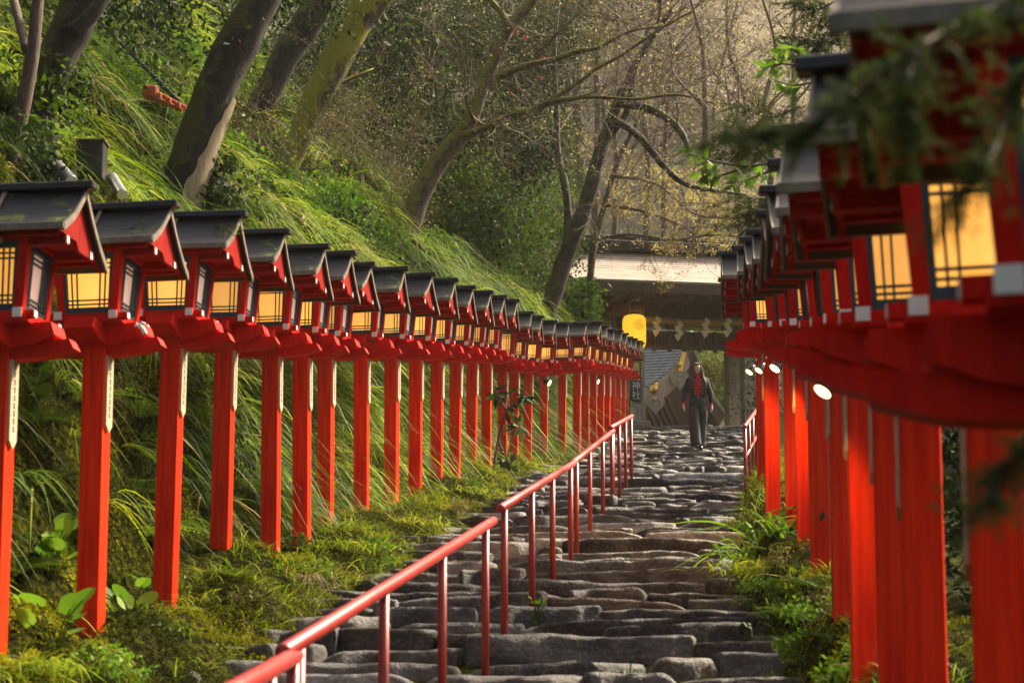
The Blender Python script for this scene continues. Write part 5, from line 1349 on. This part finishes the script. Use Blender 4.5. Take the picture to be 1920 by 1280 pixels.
# green slope seen through the gate
shrub('leafy_shrub', 'sunlit yellow-green shrub seen through the gate above the woman', 1340, 668, 66, 1.6, 7000, .10, BRIGHT, seed=70, tone0=.5)
shrub('leafy_shrub', 'olive bushes seen through the gate right of the woman', 1370, 722, 64, 1.3, 7000, .09, OLIVE, seed=71, tone0=.5)
shrub('leafy_shrub', 'dark green bush low beyond the gate beside the right pillar', 1385, 765, 60, .8, 3500, .08, MIDLEAF, seed=72)
# dark bushes beyond the right row
for i, (px, py, Y, rad) in enumerate(((1800, 1010, 15, 1.0), (1985, 960, 11, 1.1), (1720, 760, 27, 1.6), (1800, 800, 19, 1.3), (1990, 700, 15, 1.4), (1500, 740, 44, 1.4))):
    shrub('evergreen_shrub', ['dark bush seen low in the gap between the two nearest right posts', 'dark bush behind the nearest right post', 'dark shrub hidden behind the right lantern row', 'dark tall shrub in the gap under the nearest right lantern', 'dark shrub beyond the right edge lantern', 'shrub beside the right gate pillar'][i],
          px, py, Y, rad, int(6000*min(1, rad)), .05+.02*rad, DARKLEAF, seed=80+i, tone0=.35)

# ---- plants near the steps
def plant_blades(label, px, py, Y, n, L, W, mat, spread=.12, tone=.6, droop=.7, name='strap_leaved_plant', group=None, base=None):
    Y = hit_ground(px, py, max(6, Y-4), Y+6)-.03
    c = P(px, py, Y); root = empty(name, c, label, 'plant', group); r0 = np.array(c)+np.stack([rng.normal(size=n)*spread, rng.normal(size=n)*spread*.7, np.zeros(n)], 1)
    d = np.stack([rng.normal(size=n)*.55, rng.normal(size=n)*.55, 1+0*rng.random(n)], 1)
    cl = Cloud(); cl.add(*blades(r0, d, L*(.6+.6*rng.random(n)), W*(.7+.6*rng.random(n)), np.clip(tone+.2*rng.normal(size=n), 0, .94 if mat is GRASS else 1), 6, droop=droop)); cl.build('foliage', mat, root)
gl = 'strap leaved plants beside the right posts'
plant_blades('tall lily-like plant in front of the orange lit right post', 1445, 1010, 17.2, 34, .62, .035, BRIGHT, .14, .6, .55, group=gl)
plant_blades('arching lily-like plant left of the tall one by the right posts', 1408, 1050, 16.4, 34, .50, .03, BRIGHT, .15, .65, .85, group=gl)
plant_blades('fine bright grass tuft below the lily-like plants', 1440, 1075, 15.3, 160, .34, .012, GRASS, .16, .8, .8, 'grass_tuft')
plant_blades('upper grass tuft beside the thin right handrail', 1398, 925, 20.5, 110, .26, .010, GRASS, .18, .7, .7, 'grass_tuft')
plant_blades('grass tuft by the seventh left post foot', 645, 1035, 16.3, 90, .30, .011, GRASS, .16, .65, .7, 'grass_tuft')
plant_blades('brown dead grass tuft hanging over the step edge', 565, 1085, 13.9, 110, .26, .008, BROWN, .07, .6, 1.6, 'dead_grass_tuft')
plant_blades('golden grass tuft by the ninth left post foot', 765, 985, 18.6, 130, .28, .010, GRASS, .2, .9, .9, 'grass_tuft')
plant_blades('pale grass tuft between left posts and middle steps', 880, 925, 22.0, 110, .26, .010, GRASS, .2, .9, .8, 'grass_tuft')
plant_blades('straw coloured tuft at the foot of the third left post', 350, 1130, 11.6, 80, .18, .006, GRASS, .10, .9, .8, 'grass_tuft')
plant_blades('bright grass clump in the bottom left corner', 60, 1265, 10.1, 90, .34, .014, GRASS, .12, .72, .9, 'grass_tuft')
plant_blades('grass clump under the camellia sprig among far left posts', 1010, 885, 27.5, 120, .34, .013, GRASS, .25, .85, .8, 'grass_tuft')
def fern(label, px, py, Y, n, L, group='ferns beside the steps', mat=None, tone=.5):
    Y = hit_ground(px, py, max(6, Y-4), Y+6)-.03
    c = P(px, py, Y); root = empty('fern', c, label, 'fern', group); cl = Cloud(); cc = np.array(c)
    for k in range(n):
        a = k*2.4+rng.random()*.8; d = np.array([math.cos(a), math.sin(a), 1.0]); l = L*(.7+.5*rng.random()); t = np.linspace(.12, 1, 16)[:, None]
        p = cc+l*(t*d*.75+t*t*np.array([math.cos(a)*.3, math.sin(a)*.3, -.65])); sd_ = np.array([-math.sin(a), math.cos(a), 0])
        for s in (-1, 1):
            ln = l*.26*np.sin(np.pi*np.clip(t*.9+.08, 0, 1)); dd = np.tile(sd_*s, (16, 1))*1.0+np.array([math.cos(a), math.sin(a), -.2])*.35
            dd /= np.linalg.norm(dd, axis=1)[:, None]; w_ = np.array([math.cos(a), math.sin(a), 0])*l*.022
            v = np.stack([p-w_, p+dd*ln*.5+w_*.9, p+dd*ln, p+dd*ln*.5-w_*1.2], 1).reshape(-1, 3); b_ = (np.arange(16)*4)[:, None]
            cl.add(v, np.vstack([b_+np.array([0, 1, 2]), b_+np.array([0, 2, 3])]), np.full(64, np.clip(tone+.18*rng.normal(), 0, 1)))
        cl.add(*blades(cc[None], (d*np.array([.75, .75, .75]))[None], np.array([l]), np.array([.006]), np.array([tone]), 5, droop=.5))
    cl.build('fronds', mat or MIDLEAF, root)
fern('large fern in front of the red posts at the right, upper', 1545, 1110, 9.6, 17, .36)
fern('fern with drooping fronds left of the broad right post', 1500, 1165, 9.3, 16, .34, tone=.7)
fern('small fern at the lower right step edge', 1475, 1215, 9.0, 15, .28, tone=.6)
fern('fern low at the right before the broad red post', 1560, 1205, 8.6, 15, .30, tone=.4)
fern('fern on the bank behind the second and third left posts', 250, 930, 12.6, 9, .36, tone=.5)
fern('fern on the bank between fifth and sixth left posts', 545, 850, 17.2, 9, .45, tone=.55)
fern('fern on the bank at the far left edge near the bottom', 110, 900, 11.9, 9, .34, tone=.45)
fern('fern at the foot of the fourth left post', 440, 1085, 13.4, 10, .26, tone=.7)
k_ = 0
for i, (px, py, Y) in enumerate(((60, 800, 12.6), (140, 760, 13.0), (255, 790, 13.4), (270, 1010, 12.1), (375, 860, 14.6), (380, 960, 14.0), (470, 930, 15.2), (475, 760, 16.6), (640, 900, 17.6), (650, 780, 19.5), (715, 860, 19.8), (30, 1080, 11.0), (560, 960, 16.2), (300, 200, 26), (380, 420, 21), (60, 260, 19.5))):
    for _ in range(60):
        q = P(px, py, Y); zg = float(G(q.x, Y))
        if q.z-zg > .1: Y += .1
        elif q.z-zg < -.02: Y -= .1
        else: break
    fern('fern on the left bank, %s' % ('high right of the first post', 'left of the second post at mid height', 'between second and third posts, upper', 'between second and third posts, lower', 'between third and fourth posts, upper', 'between third and fourth posts, lower', 'between fourth and fifth posts, lower', 'between fourth and fifth posts, under the lanterns', 'between seventh and eighth posts, lower', 'between seventh and eighth posts, upper', 'right of the eighth post', 'low right of the first post', 'right of the fifth post', 'on the slope left of the orange turnbuckle', 'right above the third lantern roof', 'under the pale forked trunk')[i], px, py, Y, 12, .30+.008*Y, 'ferns on the left bank', None if i % 3 else BRIGHT, .35+.4*rng.random())
def broadleaf(label, px, py, Y, n, size, mat=None, group='broad leaved plants on the left bank', h=.25, name='broad_leaved_plant'):
    Y = hit_ground(px, py+h*3733/Y, max(6, Y-4), Y+6)-.03
    c = P(px, py, Y); root = empty(name, c-Vector((0, 0, h)), label, 'plant', group); lf = MB(); st = MB(); rr = random.Random(int(px)); o = root.location
    for k in range(n):
        a = rr.uniform(0, 6.28); rad = rr.uniform(.3, 1)*size*1.7; t = Vector((math.cos(a)*rad, math.sin(a)*rad*.6, rr.uniform(-.1, .12)+h)); s_ = size*rr.uniform(.7, 1.2); lf.tone = rr.uniform(.2, .9)
        st.tube([(0, 0, 0), (t.x*.5, t.y*.5, t.z*.7), tuple(t)], .004, 5)
        M_ = Euler((rr.uniform(.3, 1.1), rr.uniform(-.4, .4), a-math.pi/2+rr.uniform(-.4, .4))).to_matrix(); vs = []; N_ = 12
        for q in range(N_):
            b_ = 2*math.pi*q/N_; r_ = s_*(.52+.10*math.cos(b_)-.22*max(0, math.cos(b_+math.pi))**4+.02*math.sin(b_*7)); vs.append(t+M_ @ Vector((r_*math.sin(b_)*.85, r_*math.cos(b_)*1.1, .10*s_*abs(math.sin(b_)))))
        ctr = t+M_ @ Vector((0, 0, -.02*s_)); lf.add([ctr]+vs, [(0, 1+q, 1+(q+1) % N_) for q in range(N_)])
    lf.build('leaves', mat or BRIGHT, root); st.build('stems', MIDLEAF, root)
broadleaf('broad leaved plant with large bright leaves left of the second post', 100, 1010, 11.0, 12, .13)
broadleaf('broad leaved plant low between the first and second left posts', 105, 1170, 10.4, 8, .12, h=.15)
broadleaf('small broad leaved plant right of the second left post', 245, 1125, 10.9, 7, .11, h=.12)
broadleaf('small plant with rounded leaves on the upper left bank', 60, 720, 13.5, 9, .11)
broadleaf('bright clover-like sprout growing on a lower step', 1010, 1155, 11.4, 9, .035, h=.06, name='step_sprout', group='sprouts on the steps')
broadleaf('tiny green sprout on a lower right step', 1180, 1265, 9.7, 6, .03, h=.04, name='step_sprout', group='sprouts on the steps')
broadleaf('sprout beside the mossy right edge of the steps', 1410, 1200, 9.5, 9, .04, h=.07, name='step_sprout', group='sprouts on the steps')
for i, (px, py, r_, lb) in enumerate(((300, 1175, .2, 'left of the lower step corner'), (205, 1250, .2, 'at the foot of the second left post'), (470, 1135, .2, 'on the mossy shoulder below the fourth post'), (600, 1085, .16, 'right of the fifth post foot'), (560, 1035, .16, 'between fifth and sixth post feet'), (705, 1045, .2, 'where the moss tongue meets the steps'), (850, 965, .2, 'right of the tenth post foot'), (900, 925, .2, 'by the far bend of the left step edge'), (330, 1120, .14, 'beside the third left post foot'), (1430, 1120, .2, 'at the right step edge under the lily-like plants'), (1500, 1060, .2, 'against the dark right posts'), (1480, 1110, .15, 'between ferns on the right edge'), (1535, 1250, .2, 'in the bottom right corner of the steps'), (1590, 1262, .16, 'at the foot of the broad right post'), (1395, 990, .2, 'on the right edge above the lily-like plants'), (1400, 900, .25, 'under the thin right handrail'), (1455, 1165, .2, 'low on the right edge beside the second fern'), (1520, 1180, .24, 'before the dark right post, knee high'), (1570, 1150, .2, 'against the broad right post'), (1500, 1230, .16, 'lowest at the right step edge'), (1415, 1085, .18, 'just below the arching lily-like plant'))):
    Y = hit_ground(px, py, 6.5, 40)
    shrub('low_herb', 'low leafy herb clump '+lb, px, py-8, Y, r_*1.1, 420, .036, (MIDLEAF, BRIGHT, OLIVE, MIDLEAF)[i % 4], 'low herbs along the step edges', seed=300+i, K=9, tone0=.55, stems=3, squash=(1, 1, .6))
def sprig(label, name, paths, Y, leaf, mat, cat='shrub', n=26, tip=.7):
    p0 = P(*paths[0][0], Y); root = empty(name, p0, label, cat); st = MB(); cl = Cloud(); rr = random.Random(n)
    for pth in paths:
        q = sm([(*P(a, b_, Y+rr.uniform(-.1, .1)),) for a, b_ in pth], 5); st.tube([Vector(x)-p0 for x in q], [.008*(1-.8*i/len(q))*Y/12+.002 for i in range(len(q))], 6)
        k = n; idx = (len(q)-1)*(1-rng.random(k)**1.3*tip); i0 = np.floor(idx).astype(int).clip(0, len(q)-2); c = q[i0]+(q[i0+1]-q[i0])*(idx-i0)[:, None]
        dv = np.stack([rng.normal(size=k), rng.normal(size=k)*.5, rng.normal(size=k)*.7-.5], 1); dv /= np.linalg.norm(dv, axis=1)[:, None]
        cl.leaves(c+dv*leaf*.6, leaf, np.clip(.5+.3*rng.normal(size=k), 0, 1), aspect=.36, dirs=dv*2.5, sizev=.25)
    st.build('stems', TWIG, root, smooth=True); cl.build('foliage', mat, root)
sprig('broad leaved evergreen sprig hanging left of the right lantern roofs', 'evergreen_branch', [[(1560, 300), (1480, 300), (1400, 312), (1330, 300), (1285, 285)], [(1480, 305), (1420, 330), (1370, 345)], [(1400, 312), (1345, 330), (1310, 318)]], 13.0, .095, BRIGHT, 'branch', 26)
sprig('dark broad leaved branch behind the upper right lantern roofs', 'evergreen_branch', [[(1580, 140), (1520, 130), (1470, 120), (1430, 130)], [(1520, 130), (1490, 95), (1465, 90)], [(1540, 150), (1490, 160), (1450, 150)]], 11.0, .085, BRIGHT, 'branch', 20)
sprig('pale leaved rhododendron sprig standing before the far left posts', 'rhododendron', [[(925, 880), (935, 820), (950, 770), (955, 735)], [(935, 830), (945, 850), (955, 870)], [(950, 770), (935, 745), (925, 730)], [(950, 770), (975, 745), (985, 740)], [(940, 810), (965, 800), (975, 795)]], 25.5, .17, DARKLEAF, 'shrub', 14, .5)

# conifer sprays
NEED = leafmat('cedar_needle', [(0, (.015, .035, .008)), (.5, (.045, .08, .015)), (1, (.11, .15, .03))], .25, .8, .1)
def conifer(label, name, paths, Y, L=.30, need=.022, dens=60, rad=.008, cat='tree', trunk=None, dY=0, sub=9):
    p0 = P(*paths[0][0], Y); root = empty(name, p0, label, cat); cl = Cloud(); rr = random.Random(len(paths)*7+int(Y*10)); br = MB()
    for pth in paths:
        q = [Vector(x) for x in sm([(*P(a, b_, Y+rr.uniform(-.12, .12)),) for a, b_ in pth], 6)]
        br.tube([x-p0 for x in q], [rad*(1-.75*i/len(q)) for i in range(len(q))], 6)
        for i in range(2, len(q)):
            for s in range(sub//3):
                d = (q[i]-q[i-1]).normalized(); side = Vector((rr.gauss(0, 1), rr.gauss(0, .8), rr.gauss(-.2, .7))).normalized(); dd = (d*.8+side).normalized(); l = L*rr.uniform(.35, 1)
                e = q[i]+dd*l+Vector((0, 0, -.25*l)); mid = q[i].lerp(e, .5)+Vector((0, 0, .06*l)); br.tube([q[i]-p0, mid-p0, e-p0], [rad*.35, rad*.25, rad*.1], 4)
                k = dens; t = rng.random(k)[:, None]; A, M_, E = (np.array(x) for x in (q[i], mid, e)); c = A*(1-t)**2+2*M_*t*(1-t)+E*t*t
                dv = np.array(dd)[None]*.9+rng.normal(size=(k, 3))*.7; dv /= np.linalg.norm(dv, axis=1)[:, None]
                cl.leaves(c+dv*need*.5, need, np.clip(.35+.4*t[:, 0]+.15*rng.normal(size=k), 0, 1), aspect=.13, dirs=dv*4)
    br.build('branch', TWIG, root, smooth=True); cl.build('needles', NEED, root)
    if trunk:
        m = MB(); m.tube([Vector(t[:3])-p0 for t in trunk], [t[3] for t in trunk], 14, jit=.08, seed=3); m.build('trunk', BK_CEDAR, root, smooth=True)
conifer('blurred cedar sprays hanging close to the camera before the right lantern row', 'near_cedar_tree',
        [[(2300, -120), (2050, -60), (1850, 20), (1720, 90), (1640, 150), (1590, 215)], [(2250, 60), (2040, 90), (1930, 130), (1890, 210), (1860, 290), (1790, 370)],
         [(1720, 90), (1700, 170), (1715, 260)], [(1640, 150), (1560, 215), (1460, 250), (1370, 250)],
         [(2250, 760), (2050, 800), (1930, 840), (1880, 890), (1830, 950)]], 2.4, .085, .016, 38, .005,
        trunk=[(1.7, 2.6, -2.2, .16), (1.68, 2.6, 0, .15), (1.64, 2.6, 2.0, .12), (1.6, 2.6, 4, .09)])
conifer('soft green cedar sprays left of the right lantern roofs', 'cedar_branch', [[(1560, 330), (1500, 360), (1440, 385), (1395, 405)], [(1520, 350), (1460, 370), (1400, 372)], [(1500, 380), (1450, 405), (1410, 418)]], 20, .55, .05, 70, .014, 'branch')
conifer('thin cedar sprays at the top left of the dark right lanterns', 'cedar_branch', [[(1590, -20), (1560, 40), (1530, 100)], [(1600, 60), (1550, 80), (1500, 70)], [(1570, 0), (1530, 20), (1500, 10)]], 16, .40, .045, 60, .012, 'branch')
conifer('cedar crown behind the sprig left of the right roofs', 'cedar_branch', [[(1540, 240), (1470, 270), (1400, 290), (1340, 280)], [(1500, 200), (1440, 220), (1390, 200)]], 24, .6, .06, 60, .015, 'branch')
# ================================================================ thin mist
def haze():
    m = bpy.data.materials.new('mist'); m.use_nodes = True; n = m.node_tree; n.nodes.clear()
    o = n.nodes.new("ShaderNodeOutputMaterial"); v = n.nodes.new("ShaderNodeVolumePrincipled")
    v.inputs['Density'].default_value = .0003; v.inputs['Color'].default_value = (.97, .92, .82, 1); v.inputs['Anisotropy'].default_value = .35
    n.links.new(v.outputs[0], o.inputs['Volume'])
    mb = MB(); x0, x1, y0, y1, z0, z1 = -125, 175, -8, 200, -42, 122
    mb.hexa([(x0, y0, z0), (x1, y0, z0), (x1, y1, z0), (x0, y1, z0), (x0, y0, z1), (x1, y0, z1), (x1, y1, z1), (x0, y1, z1)])
    h = mb.build('haze', m); tag(h, 'thin warm mist filling the valley', kind='stuff')
haze()
